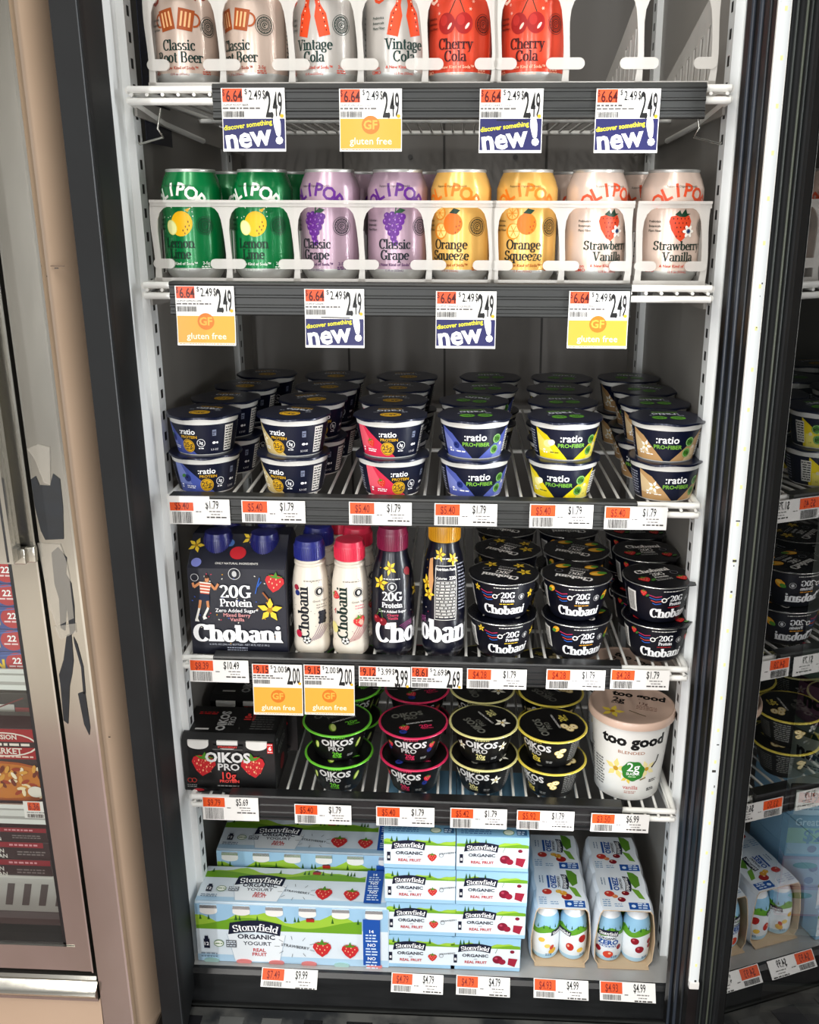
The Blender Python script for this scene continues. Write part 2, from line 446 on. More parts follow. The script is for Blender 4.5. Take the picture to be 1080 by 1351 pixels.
struct('wall_back', wb)
struct('ceiling', MB().box(XL-.05, XR+.05, -.02, YB+.02, ZT, ZT+.02, M_white))
# perforated uprights on both side walls
for nm, x, s in (('trim_1', XL, 1), ('trim_2', XR, -1)):
    mb = MB()
    for y0, y1 in ((.028, .052), (.46, .49)):
        mb.prism([(x, y0), (x+s*.009, y0), (x+s*.009, y1), (x, y1)] if s > 0 else [(x-.009, y0), (x, y0), (x, y1), (x-.009, y1)], 'z', ZB, ZT, M_white, lean=True)
        z = ZB+.02
        while z < ZT:
            xx = x + lean(z) + s*.0085; ym = (y0+y1)/2
            mb.box(min(xx, xx+s*.0008), max(xx, xx+s*.0008), ym-.0035, ym+.0035, z-.005, z+.005, M_dark)
            z += .0254
    struct(nm, mb)
# a dark product sheet clipped to the left wall beside the top shelf
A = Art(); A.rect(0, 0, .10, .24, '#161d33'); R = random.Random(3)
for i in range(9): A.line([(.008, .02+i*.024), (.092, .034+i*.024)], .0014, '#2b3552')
for i in range(6): A.line([(.012+i*.015, .01), (.012+i*.015, .23)], .001, '#242d48')
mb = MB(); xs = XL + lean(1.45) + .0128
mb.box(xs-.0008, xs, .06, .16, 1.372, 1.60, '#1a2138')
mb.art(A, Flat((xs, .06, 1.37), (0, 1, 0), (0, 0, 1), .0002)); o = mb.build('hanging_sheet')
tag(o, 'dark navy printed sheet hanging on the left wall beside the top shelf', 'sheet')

# ------------------------------------------------------------------ black frames, gaskets and the beige column
lf = MB()
lf.prism([(-.327, -.014), (-.3165, -.098), (-.3185, -.105), (-.3460, -.105), (-.3460, .03), (-.335, .03), (-.329, -.008)], 'z', .295, ZT, M_black, lean=True)
lf.prism([(-.3195, -.1060), (-.3207, -.1060), (-.3207, -.105), (-.3195, -.105)], 'z', .295, ZT, mat('#3a3e41', .35), lean=True)
struct('trim_3', lf)
g = MB()      # right jamb: rubber folds, two slate ribs
P = [(.3000, -.046), (.3050, -.058), (.3072, -.063), (.3082, -.070), (.3135, -.082), (.3165, -.0895), (.3300, -.0895), (.3300, .02), (.3165, .02), (.3165, -.03)]
g.prism(P, 'z', .285, ZT, M_rubber, lean=True)
def rib(mb, x, y, r, m, z0=.285, z1=ZT):
    mb.tube([(x+lean(z), y, z) for z in (z0, (z0+z1)/2, z1)], r, m, 10)
rib(g, .3035, -.0565, .0022, M_slate); rib(g, .3080, -.0690, .0026, M_slate); rib(g, .3125, -.0805, .0015, mat('#2b2f33', .3))
struct('trim_4', g)
m4 = MB()      # fluted mullion between light bar and open door
P = []; x = .3285; y = -.0895; n = 6; pts = []
for i in range(n):
    x0 = .3285 + i*.0028; y0 = -.0895 - i*.0045
    pts += [(x0, y0-.0012), (x0+.0016, y0-.0026), (x0+.0020, y0-.0038)]
P = pts + [(.3455, -.120), (.37, -.120), (.37, .02), (.3285, .02)]
m4.prism(P, 'z', .27, ZT, M_black, lean=True, smooth=10)
for i, c in ((1, '#3d423f'), (3, '#565b50'), (4, '#2c3230')): rib(m4, .3291 + i*.0028, -.0905 - i*.0046 - .0015, .0012, mat(c, .35), .28)
struct('trim_5', m4)
# light bar
lb = thing('light_bar', 'long white glowing LED light bar on the right door post', 'light', (.3215, -.0925, .39))
hb = MB(); z0, z1 = .0, 1.5
def lz(z): return lean(z+.39)
hb.prism([(-.0060, .004), (.0060, .004), (.0060, .0005), (-.0060, .0005)], 'z', 0, 1.5, M_coat)
for v in hb.v: v.x += LEAN*(.91 - v.z)
hb.build('housing', lb)
db = MB(); prof = [(.0052*cos(radians(a)), -.0036*sin(radians(a))+.0006) for a in range(0, 181, 20)]
M_led = emit('led_diffuser', '#f1f5f4', .84); M_chip = emit('led_chip', '#f4f090', .95)
db.prism(prof[::-1], 'z', .004, 1.5, M_led, smooth=60)
for k in range(38):
    z = .03 + k*.0405; db.box(-.0012, .0012, -.00335, -.0030, z-.002, z+.002, M_chip)
R = random.Random(5)
for z in (.005, .28, .30, .335, .52, .55, .555, .6, .80, .83, .842): db.box(-.0008+R.uniform(-.002, .002), .0006+R.uniform(0, .002), -.0034, -.0030, z, z+R.uniform(.001, .003), mat('#4c4c48', .5))
for v in db.v: v.x += LEAN*(.91 - v.z)
db.build('diffuser', lb, label='glowing white diffuser with pale yellow chips')
eb = MB(); eb.box(-.006+LEAN*.91, .006+LEAN*.91, -.004, .004, -.006, .004, M_coat, .001); eb.build('end_cap', lb)
# beige column between the two cases
bc = MB(); P = [(-.3955, -.03), (-.3955, -.09)] + [(-.3870+.0262*sin(radians(a)), -.025-.065*cos(radians(a))) for a in range(0, 91, 6)] + [(-.3608, -.0)]
M_beige = noisy('beige_enamel', '#b29981', '#bba28a', 5, .42, rvar=.06, detail=8)
bc.prism(P, 'z', 0, ZT, M_beige, lean=True, smooth=50)
for x, z, w in ((-.389, 1.305, .0008), (-.386, 1.235, .0015), (-.388, 1.405, .0007), (-.374, 1.243, .002), (-.391, 1.02, .001), (-.377, .71, .0012)):
    bc.box(x+lean(z)-w, x+lean(z)+w, -.0903, -.0899, z-.0006, z+.0006, mat('#4d4238', .6))
bc.box(-.380+lean(1.245), -.366+lean(1.245), -.0903, -.0890, 1.2446, 1.2454, mat('#6b5a4a', .6))
struct('wall_front', bc)
struct('trim_6', leaning_quad(-.4035, -.088, -.3950, -.088, 0, ZT, M_dark, (0, .05)))

# ------------------------------------------------------------------ deck, bumper, sill, floor
dk = MB()
dk.box(XL-.01, XR+.035, -.021, YB, .300, .322, M_steel, .002)
o = struct('floor_deck', dk) if False else None
dk.build('trim_7', kind='structure')
bp = MB()
bp.prism([(-.021, .322), (-.026, .3215), (-.031, .317), (-.031, .272), (-.024, .268), (-.021, .268)], 'x', XL+.0, XR+.03, M_raildk)
bp.box(XL, XR+.03, -.024, .0, .215, .268, M_dark); bp.box(XL, XR+.03, -.027, -.024, .2585, .262, M_rail)
bp.build('trim_8', kind='structure')
sl = MB()
M_sill = noisy('dirty_sill', '#2a2c2e', '#5a5a57', 22, .35, rvar=.2, bump=.3, lo=.4, hi=.62)
sl.box(-.345, .345, -.22, -.027, .20, .2590, M_sill, .004)
R = random.Random(11)
for i in range(12):
    x = -.33 + i*.057; sl.box(x, x+.045*R.uniform(.5, 1), -.11-R.uniform(0, .03), -.045, .2590, .2598, mat(R.choice(['#1c1d1f', '#6a6b69', '#4a4b4e', '#333336']), .25))
sl.build('trim_9', kind='structure')
cb = MB(); cb.prism([(-.352, .2590), (-.352, .272), (-.346, .280), (-.322, .280), (-.316, .274), (-.316, .2590)], 'y', -.09, -.03, M_rubber, bev=.003)
cb.build('trim_10', kind='structure')
# store floor, ceiling and the far side of the aisle (seen only as reflections)
fl = MB(); M_tile = noisy('floor_tile', '#8d6f6c', '#9a7b77', 5, .3, rvar=.08); M_tile2 = noisy('floor_tile_pale', '#b3a99d', '#c0b7ab', 5, .3, rvar=.08)
fl.box(-3, 3, -1.35, .7, -.05, 0, M_tile); fl.box(-3, 3, -4.2, -1.35, -.05, 0, M_tile2)
struct('floor', fl)
aw = MB(); aw.box(-3, 3, -4.2, -4.1, 0, 3.2, noisy('aisle_wall', '#6f6a60', '#8a8477', 2, .6))
struct('wall_aisle', aw)
# ------------------------------------------------------------------ shelves
RZ = [(1.4195, 1.388), (1.2243, 1.1892), (.9832, .9500), (.7788, .7475), (.5836, .5480)]
SH = [  # name words, z, left end x, right end x, rail x0, x1
 ('top shelf, holding root beer and cola cans', 1.414, -.3193, .3052, -.2245, .2745),
 ('second shelf, holding citrus, grape and strawberry cans', 1.2165, -.3181, .3046, -.2832, .2140),
 ('third shelf, holding navy lidded protein cups', .974, -.3080, .3134, -.3000, .2375),
 ('fourth shelf, holding drinkable yogurt bottles', .767, -.3041, .3180, -.2608, .2336),
 ('fifth shelf, holding the large white tub', .568, -.3070, .3201, -.2515, .2480)]
for i, (wd, z, x0, x1, a, b) in enumerate(SH):
    t = thing('wire_shelf', 'white wire shelf with dark price rail, ' + wd, 'shelf', ((x0+x1)/2, 0, z), 0, 'wire shelves of the cold case')
    c = (x0+x1)/2; h = (x1-x0)/2
    rk = MB()
    for zz in (.0036, -.0078): rk.tube([(-h+.004, 0, zz), (h-.004, 0, zz)], .0038, M_coat, 10)
    for s in (-1, 1):
        rk.tube([(s*(h-.0044), .0, .0030), (s*(h-.0036), .25, .003), (s*(h-.0036), .55, .003)], .0040, M_coat, 8)
        rk.tube([(s*(h-.0044), .0, -.0066), (s*(h-.0044), .12, -.02), (s*(h-.0044), .30, -.028)], .0036, M_coat, 8)
    rk.tube([(-h+.004, .55, -.001), (h-.004, .55, -.001)], .0035, M_coat, 8)
    rk.tube([(-h+.004, .28, -.0045), (h-.004, .28, -.0045)], .0030, M_coat, 8)
    n = 38
    for k in range(n):
        x = -h + .008 + (2*h-.016)*k/(n-1)
        rk.tube([(x, -.0035, -.0015), (x, .03, .0008), (x, .55, .0008)], .0019, M_coat, 6)
    rk.build('wire_rack', t, label='white coated wires')
    pr = MB(); zt, zb = RZ[i]; zt -= z; zb -= z; d = zt - zb
    y = -.0046
    tp = max(zt, .0082); P = [(y+.0095, tp-.0016), (y+.0095, tp), (y-.005, tp), (y-.007, zt), (y-.0085, zt-.002), (y-.0075, zt-.0035), (y-.0075, zt-.0055), (y-.006, zt-.006), (y-.006, zt-d*.36), (y-.0075, zt-d*.39), (y-.0075, zt-d*.44), (y-.006, zt-d*.47),
         (y-.006, zt-d*.66), (y-.0075, zt-d*.69), (y-.0075, zt-d*.74), (y-.006, zt-d*.77), (y-.006, zb+.0045), (y-.0085, zb+.004), (y-.0085, zb+.0015), (y-.007, zb), (y, zb), (y, tp-.0016)]
    pr.prism(P, 'x', a-c, b-c, M_rail if i < 3 else M_raildk, smooth=15)
    pr.build('price_rail', t, label='dark grey grooved price rail')
    for s, xe in ((-1, x0), (1, x1)):
        br = MB(); e = s*(h-.003)
        br.prism([(.02, -.012), (.02, -.020), (.3, -.030), (.55, -.035), (.55, -.004), (.05, -.004)], 'x', min(e, e-s*.003), max(e, e-s*.003), M_side)
        br.build('bracket', t)
    if i == 0:
        for s in (-1, 1):
            w = MB(); e = s*(h-.006)
            w.tube([(e-s*.030, .004, -.014), (e-s*.026, .002, -.034), (e-s*.03, .006, -.042), (e, .02, -.048), (e+s*.004, .03, -.046)], .0013, mat('#b9b7b0', .25, .8), 6)
            w.build('hook', t)

# ------------------------------------------------------------------ open door on the right: glass leaf swung out
DA = radians(10); HX, HY = .3468, -.121
def glass(name, tint, refl_rough=.0, trans=.95):
    m = bpy.data.materials.new(name); m.use_nodes = True; nt = m.node_tree
    nt.nodes.remove(nt.nodes['Principled BSDF'])
    ge = nt.nodes.new('ShaderNodeNewGeometry'); dp = nt.nodes.new('ShaderNodeVectorMath'); dp.operation = 'DOT_PRODUCT'
    nt.links.new(ge.outputs['Incoming'], dp.inputs[0]); nt.links.new(ge.outputs['Normal'], dp.inputs[1])
    def mth(op, a, b=None, clamp=False):
        n = nt.nodes.new('ShaderNodeMath'); n.operation = op; n.use_clamp = clamp
        for k, x in enumerate((a, b)):
            if x is None: continue
            if isinstance(x, (int, float)): n.inputs[k].default_value = x
            else: nt.links.new(x, n.inputs[k])
        return n
    ab = mth('ABSOLUTE', dp.outputs['Value']); om = mth('SUBTRACT', 1.0, ab.outputs[0], True); pw = mth('POWER', om.outputs[0], 3.1)
    ml = mth('MULTIPLY', pw.outputs[0], .90); fr = mth('ADD', ml.outputs[0], .10, True)     # two-surface pane, Schlick
    g = nt.nodes.new('ShaderNodeBsdfGlossy'); g.inputs['Roughness'].default_value = refl_rough; g.inputs['Color'].default_value = (1, 1, 1, 1)
    t = nt.nodes.new('ShaderNodeBsdfTransparent'); t.inputs['Color'].default_value = lin(tint)
    mx = nt.nodes.new('ShaderNodeMixShader')
    nt.links.new(fr.outputs[0], mx.inputs[0]); nt.links.new(t.outputs[0], mx.inputs[1]); nt.links.new(g.outputs[0], mx.inputs[2])
    nt.links.new(mx.outputs[0], nt.nodes['Material Output'].inputs['Surface'])
    return m
M_glass = glass('door_glass', '#aeb8b4')
M_glass2 = glass('case_glass', '#eef1ee')
d2 = bpy.data.objects.new('door_2', None); COL.objects.link(d2); d2['kind'] = 'structure'
d2.location = (HX, HY, 0); d2.rotation_euler = (0, 0, 0)
ux, uy = sin(DA), -cos(DA); nx, ny = cos(DA), sin(DA)
gm = MB(); L = .62; T = .012
def dpt(u, w, z): return (ux*u + nx*w + lean(z), uy*u + ny*w, z)
def dslab(mb, u0, u1, w0, w1, z0, z1, m):
    c = [dpt(u, w, z) for z in (z0, z1) for u, w in ((u0, w0), (u1, w0), (u1, w1), (u0, w1))]
    for q in ((0, 3, 2, 1), (4, 5, 6, 7), (0, 1, 5, 4), (1, 2, 6, 5), (2, 3, 7, 6), (3, 0, 4, 7)): mb.face([c[i] for i in q], m)
c = [dpt(u, 0, z) for u, z in ((.011, .32), (.011, 1.92), (L, 1.92), (L, .32))]
gm.face(c if (Vector(c[1])-Vector(c[0])).cross(Vector(c[3])-Vector(c[0])).x < 0 else c[::-1], M_glass)
gm.build('glass_pane', d2, kind='structure')
fr = MB()
dslab(fr, -.004, .011, -.0008, .045, .27, 1.95, mat('#0b0c0c', .75, spec=.2)); dslab(fr, L, L+.04, -.002, .045, .27, 1.95, M_black)
dslab(fr, -.004, L+.04, -.002, .045, .25, .32, M_black); dslab(fr, -.004, L+.04, -.002, .045, 1.92, 1.97, M_black)
fr.build('stile', d2, kind='structure')

# ------------------------------------------------------------------ closed chrome-framed door of the neighbouring freezer, left
def chrome(name, base, rough, dirt):
    m = noisy(name, base, dirt, 7, rough, .95, rvar=.07, bump=.25, detail=10, stretch=(1, 1, .35), lo=.3, hi=.7)
    return m
M_chrome = chrome('chrome', '#cfccc4', .16, '#b5b0a4'); M_chrome2 = chrome('chrome_edge', '#efeee8', .12, '#d8d6ce')
d1 = bpy.data.objects.new('door_1', None); COL.objects.link(d1); d1['kind'] = 'structure'
def vbar(mb, xa, xb, ya, yb, z0, z1, m):
    mb.prism([(xa, yb), (xa, ya), (xb, ya), (xb, yb)], 'z', z0, z1, m, lean=True); return mb
def X13(px, py, Y):                # plan x at z = 1.3 of a photo point on plane Y
    p = at_y(px, py, Y); return p.x - lean(p.z)
xo, xi, xg, xk = X13(97, 700, -.1), X13(48, 700, -.1), X13(23, 700, -.1), X13(9, 700, -.1)
s = MB(); vbar(s, xi+.0015, xo, -.1, -.05, 0, ZT, M_chrome); vbar(s, xo-.002, xo+.0005, -.1015, -.09, 0, ZT, M_chrome2); s.build('outer_frame', d1, kind='structure')
s = MB(); vbar(s, xg, xi-.001, -.103, -.06, .381, ZT, M_chrome); vbar(s, xi-.003, xi-.001, -.105, -.1, .381, ZT, M_chrome2)
vbar(s, xk, xg, -.1005, -.06, .418, ZT, M_chrome); vbar(s, xk-.0045, xk, -.0995, -.06, .418, ZT, M_dark)
s.box(-1.0, xg+lean(.40), -.1025, -.06, .381, .4175, M_chrome); s.box(-1.0, xk+lean(.42), -.0995, -.06, .4175, .4215, M_dark)
s.build('stile', d1, kind='structure')
s = MB()
P = [(-.06, .372), (-.101, .372), (-.103, .368), (-.100, .362), (-.108, .356), (-.112, .350), (-.108, .343), (-.104, .340), (-.104, .335), (-.06, .335)]
s.prism(P, 'x', -1.0, xi+lean(.36), M_chrome, smooth=25); s.build('threshold', d1, kind='structure')
s = MB(); s.box(-1.0, xi+lean(.2)-.002, -.098, -.05, 0, .334, M_beige); s.build('kick_panel', d1, kind='structure')
s = MB(); s.face([(-1, -.085, .42), (xk+lean(.42), -.085, .42), (xk+lean(ZT), -.085, ZT), (-1, -.085, ZT)], M_glass2); s.build('glass_pane', d1, kind='structure')
hd = MB(); xh = X13(8, 700, -.13); z0 = at_y(8, 742, -.13).z
vbar(hd, xh-.020, xh+.0055, -.135, -.115, z0, 1.6, M_chrome2); vbar(hd, xh-.001, xh+.001, -.1357, -.135, z0+.002, 1.6, M_dark)
za = at_y(30, 742, -.108).z; zc = at_y(30, 721, -.108).z
hd.box(X13(22, 730, -.108)+lean(za), X13(47, 730, -.108)+lean(za), -.110, -.1, za, zc, M_chrome, .002)
hd.box(xh-.015+lean(za), X13(30, 730, -.12)+lean(za), -.116, -.1, za, zc, M_chrome, .002)
hd.build('handle', d1, kind='structure')
# old tape and black glue left on the chrome upright
tp = MB(); R = random.Random(4); M_tape = clear_plastic('old_tape', '#cfc8ba', .72, .25); M_glue = noisy('black_glue', '#07090c', '#14181d', 60, .6, rvar=.1)
def blot(pts, y, m, k=.0006):
    P = [at_y(a, b, y) for a, b in pts]; P2 = [p - Vector((0, k, 0)) for p in P]
    from mathutils.geometry import tessellate_polygon
    for tri in tessellate_polygon([P2]): tp.face([P2[i] for i in tri][::-1] if (P2[tri[1]]-P2[tri[0]]).cross(P2[tri[2]]-P2[tri[0]]).y > 0 else [P2[i] for i in tri], m)
    n = len(P)
    for i in range(n): tp.face([P2[i], P2[(i+1) % n], P[(i+1) % n], P[i]], m)
blot([(41, 632), (47, 628), (52, 640), (66, 641), (70, 625), (79, 632), (83, 668), (84, 711), (60, 712), (54, 700), (46, 668)], -.1004, M_glue)
blot([(68, 729), (76, 722), (88, 736), (87, 758), (94, 770), (98, 800), (99, 832), (93, 840), (88, 800), (86, 832), (80, 828), (78, 790), (72, 770)], -.1004, M_glue)
blot([(88, 838), (94, 836), (97, 872), (95, 890), (92, 905), (90, 955), (84, 950), (80, 905), (78, 890), (84, 870)], -.1004, M_glue)
blot([(103, 915), (112, 912), (119, 960), (118, 970), (111, 955)], -.1004, M_glue)
blot([(97, 840), (102, 850), (110, 880), (113, 915), (110, 915), (107, 880), (98, 848)], -.1004, M_glue)
for q in ([(36, 592), (50, 586), (66, 590), (67, 640), (58, 636), (46, 605)], [(50, 716), (80, 718), (88, 740), (92, 760), (98, 815), (75, 826), (66, 800), (58, 760)], [(72, 826), (100, 822), (101, 834), (80, 843)]):
    blot(q, -.1002, M_tape, .0012)
o = tp.build('tape_residue', d1, kind='structure')
# ------------------------------------------------------------------ soda cans
CR, CH = .0332, .1205
CPROF = [(.0, .004), (.020, .004), (.0235, .0), (.0255, .001), (.0300, .0075), (.0322, .0115), (CR, .0150), (CR, .0990), (.0320, .1025), (.0300, .1085), (.0276, .1135), (.0268, .1155)]
M_alu = mat('#cfcfcb', .38, .6)
def fruit_lemon(A):
    A.ell(.004, .062, .0125, .0135, '#f4c21d', -25); A.poly([(.012, .074), (.016, .079), (.009, .0765)], '#f4c21d')
    for x, y in ((.008, .052), (.011, .056), (.013, .06), (.009, .059), (.012, .064), (.006, .055)): A.ell(x, y, .0007, .0012, '#7a5b10', n=8)
    A.ell(-.008, .058, .0068, .0082, '#e3e58c', 25); A.ell(-.008, .058, .0058, .0072, '#f0f0b2', 25)
    R = random.Random(2)
    for i in range(26):
        x, y = R.uniform(-.022, .019), R.uniform(.068, .080)
        if abs(x-.004) > .009: A.ell(x, y, .0006, .0006, '#f5f7ee', n=6)
def fruit_grape(A):
    pts = [(-.008, .071), (-.002, .072), (.004, .072), (.009, .070), (-.0095, .065), (-.004, .066), (.002, .066), (.0075, .065), (-.007, .059), (-.001, .060), (.005, .059), (-.004, .0535), (.002, .0535), (-.001, .048), (.0005, .043)]
    for x, y in pts: A.ell(x, y, .0036, .0036, '#6d2f8e', n=14)
    for x, y in pts: A.ell(x-.0010, y+.001, .0009, .0012, '#a574bf', n=8)
    A.poly([(.0, .074), (.006, .079), (.012, .077), (.008, .074)], '#2c5a3a'); A.line([(.001, .073), (.002, .081)], .0012, '#2c5a3a')
def fruit_orange(A):
    A.ring(-.013, .074, .0075, .0012, '#ee9a2b', 20, 180, 400); A.ell(-.013, .074, .006, .006, '#f6cf7b'); 
    for a in range(0, 360, 45): A.line([(-.013, .074), (-.013+.0055*cos(radians(a)), .074+.0055*sin(radians(a)))], .0007, '#ee9a2b')
    A.ell(-.012, .055, .0078, .0085, '#ee9a2b'); A.ell(-.011, .0555, .0065, .0073, '#f8d88d')
    for a in range(0, 360, 60): A.line([(-.011, .0555), (-.011+.006*cos(radians(a)), .0555+.0065*sin(radians(a)))], .0007, '#ee9a2b')
    A.ell(.003, .063, .0105, .0112, '#ee7f22'); A.poly([(-.001, .074), (.004, .079), (.011, .077), (.007, .073)], '#1f4a34')
    for x, y in ((.006, .054), (.009, .057), (.007, .060), (.010, .061), (.011, .065)): A.ell(x, y, .0006, .001, '#8a3b12', n=6)
def fruit_straw(A):
    A.poly([(-.011, .071), (-.0125, .066), (-.010, .058), (-.004, .049), (.001, .0455), (.005, .049), (.010, .058), (.012, .066), (.009, .072), (.0, .0735)], '#de5836')
    for i in range(5):
        for j in range(5-i//2):
            x = -.008 + j*.004 + (i % 2)*.002; y = .069 - i*.0045
            if abs(x) < .0095 - i*.0012: A.ell(x, y, .0006, .001, '#5b1a10', n=6)
    A.poly([(-.007, .073), (-.002, .0775), (.0, .0735), (.004, .079), (.006, .074), (.010, .074), (.004, .0705), (-.002, .071)], '#1f4a34')
    for a in range(0, 360, 60): A.ell(.009+.0036*cos(radians(a)), .056+.0036*sin(radians(a)), .0032, .0018, '#f7f3ea', a, 10)
    A.ell(.009, .056, .0018, .0018, '#28406e', n=10); A.ring(.009, .056, .0026, .0006, '#28406e', 8)
def fruit_mugs(A):
    for s, dx in ((1, -.0085), (-1, .0085)):
        A.at(dx*1.08-.001, .0655, 10*s, 1.12, s)
        A.poly([(-.008, -.009), (.006, -.009), (.0065, .009), (-.0085, .009)], '#a85a2a')
        A.ring(-.0085, .001, .0062, .0017, '#a85a2a', 14, 90, 270)
        for k in range(3): A.rect(-.0055+k*.0038, -.006, -.0037+k*.0038, .0065, '#e7b98a')
        A.home()
    for x, y in ((-.008, .087), (-.006, .091), (.006, .089), (.008, .092), (.010, .088)): A.ell(x, y, .0006, .001, '#5b3320', n=6)
def fruit_bottles(A):
    for s, dx in ((1, -.0085), (-1, .0085)):
        A.at(dx, .067, -12*s)
        A.poly([(-.0058, -.018), (.0058, -.018), (.0062, .002), (.0026, .011), (.0022, .021), (-.0022, .021), (-.0026, .011), (-.0062, .002)], '#e0582c')
        for k in range(9): A.ell(-.0030*s if k < 5 else -.0012*s, -.013+k*.0038, .0007, .001, '#f4d8c2' if k % 2 else '#7e2413', n=6)
        A.home()
    for x, y in ((-.003, .098), (.002, .1), (.013, .095), (-.014, .093)): A.ell(x, y, .0007, .001, '#33322e', n=6)
def fruit_cherry(A):
    A.at(0, -.0055)
    A.line([(-.009, .070), (.002, .092), (.011, .071)], .0009, '#3a3a1f'); A.poly([(.002, .092), (-.010, .095), (-.006, .0905)], '#3f4a25')
    for x in (-.0095, .0085):
        A.ell(x, .066, .0092, .010, '#a3221c'); A.ell(x-.003, .069, .004, .005, '#b8332a'); A.ell(x+.0035, .0635, .0013, .0036, '#f3c9bd', -35)
    for x, y in ((-.020, .084), (.018, .086), (-.013, .090), (.015, .079), (-.018, .076)):
        for a in (0, 60, 120): A.line([(x-.0016*cos(radians(a)), y-.0016*sin(radians(a))), (x+.0016*cos(radians(a)), y+.0016*sin(radians(a)))], .0004, '#f6c9b6')
    for a in range(0, 360, 72): A.ell(.019+.0035*cos(radians(a)), .094+.0035*sin(radians(a)), .003, .0017, '#f7efe6', a, 10)
    A.home()
CANS = {  # base, logo, ink, small print, lines, drawing, words for labels
 'lemon': ('#008a4f', '#f2f4ec', '#0d3a26', '#e9f1e6', ('Lemon', 'Lime'), fruit_lemon, 'green lemon lime soda can'),
 'grape': ('#bfa6b4', '#6d2f8e', '#1d2730', '#5a2b66', ('Classic', 'Grape'), fruit_grape, 'lilac classic grape soda can'),
 'orange': ('#efc272', '#ee8a2a', '#23291f', '#a85a10', ('Orange', 'Squeeze'), fruit_orange, 'yellow orange squeeze soda can'),
 'straw': ('#ead5c7', '#e0623c', '#1f3a30', '#c4452c', ('Strawberry', 'Vanilla'), fruit_straw, 'pale pink strawberry vanilla soda can'),
 'root': ('#d3c1b4', '#8e3b2a', '#173a33', '#b0523c', ('Classic', 'Root Beer'), fruit_mugs, 'beige root beer soda can'),
 'cola': ('#c9c4be', '#dd5a33', '#17403a', '#cf4d35', ('Vintage', 'Cola'), fruit_bottles, 'pale grey vintage cola can'),
 'cherry': ('#e25a3e', '#f4d9c8', '#4a120f', '#f6c3a8', ('Cherry', 'Cola'), fruit_cherry, 'red orange cherry cola can'),
}
def can_art(k):
    base, logo, txt, small, lines, draw, _ = CANS[k]; A = Art()
    for i, ch in enumerate('OLIPOP'):
        a = (i-2.5)*.0098/.030; A.at(.030*sin(a), .0615+.030*cos(a), -math.degrees(a)); A.sans(ch, 0, 0, .0130, logo, bold=1.0)
    A.home()
    A.sans('Supports Digestive Health', 0, .1005, .0021, txt, sx=1.1)
    draw(A)
    w = {'Strawberry': .92, 'Root Beer': 1.0}.get(lines[0], 1)
    A.serif(lines[0], 0, .0365, .0104*w, txt, wt=.175); A.serif(lines[1], 0, .0250, .0104*w, txt, wt=.175)
    A.sans('A New Kind of Soda\u2122', 0, .0185, .0029, small, bold=.6); A.sans('12 fl oz (355mL)', 0, .0128, .0021, small, bold=.3)
    cx = .030 if k != 'root' else .0335
    for r, wd in ((.0098, .0005), (.0080, .0009), (.0058, .0005), (.0046, .0008)): A.ring(cx, .060, r, wd, txt, 26)
    A.ring(cx, .060, .0026, .0008, txt, 12, 0, 300); A.ell(cx, .060, .0009, .0009, txt, n=8)
    for a in range(0, 360, 24): A.line([(cx+.0064*cos(radians(a)), .060+.0064*sin(radians(a))), (cx+.0073*cos(radians(a)), .060+.0073*sin(radians(a)))], .0007, txt)
    for i, t in enumerate(('Prebiotics', 'Botanicals', 'Plant Fiber')): A.sans(t, -.034, .065-i*.0048, .0023, txt, al='l', bold=.5)
    A.sans('Non', -.030, .018, .0034, small, bold=.3); A.sans('GMO', -.030, .0135, .0034, small, bold=.3)
    A.sans('2-5g', .029, .019, .003, small, bold=.5); A.dashes(.024, .034, (.0162, .0142), .0011, small, 3)
    # back panel: facts box and print
    A.rect(.062, .022, .086, .085, '#f0ece4' if k != 'root' else '#dacabd'); A.dashes(.064, .084, [.025+.004*i for i in range(14)], .0015, txt, 5)
    A.dashes(-.086, -.058, [.03+.005*i for i in range(9)], .0016, txt, 8)
    return A
CAN = {}
def make_can(k):
    base = CANS[k][0]; m = mat(base, .27, .25, .3); t = thing('soda_can', '', 'can')
    b = MB(); b.rev(CPROF, m, 64, ms=[M_alu]*6 + [m]*5); b.art(can_art(k), Round([(CR, .0150), (CR, .0990), (.0320, .1025), (.0300, .1085)], CR))
    b.build('body', t)
    l = MB(); l.rev([(.0268, .1155), (.0272, .1165), (.0272, .1180), (.0266, .1188), (.0258, .1182), (.0246, .1145), (.0, .1150)], M_alu, 48)
    lid = l.build('lid', t, label='bare silver aluminium lid')
    p = MB(); p.box(-.0075, .0075, -.013, .009, .1154, .1163, M_alu, .0004); p.tube([(.006*cos(a*pi/6), -.0095+.004*sin(a*pi/6), .1162) for a in range(12)], .0007, M_alu, 6, closed=True)
    p.build('pull_tab', lid)
    return t
used = set()
def place(cache, k, make, label, loc, rot, group):
    if k not in cache:
        cache[k] = make(k); o = cache[k]; o.location = loc; o.rotation_euler.z = rot; o['label'] = label
        if group: o['group'] = group
        return o
    return dup(cache[k], label, loc, rot, group)
Z2 = 1.2225; Z1 = 1.4200
G2, G1 = 'soda cans on the second shelf', 'soda cans on the top shelf'
rowa = [('root', 245, -2, 'facing straight out, left end of the top shelf'), ('root', 336, -30, 'turned left so its name is cut off, top shelf'),
        ('cola', 429, -16, 'turned left, beside the root beer, top shelf'), ('cola', 524, 15, 'turned right, beside the red can, top shelf'),
        ('cherry', 607, -9, 'beside the pale cola can, top shelf'), ('cherry', 703, -14, 'beside the two empty slots, top shelf')]
for k, px, a, w in rowa:
    p = at_y(px, 60, .014+.026); place(CAN, k, make_can, CANS[k][6] + ' ' + w, (p.x, .046, Z1), radians(a), G1)
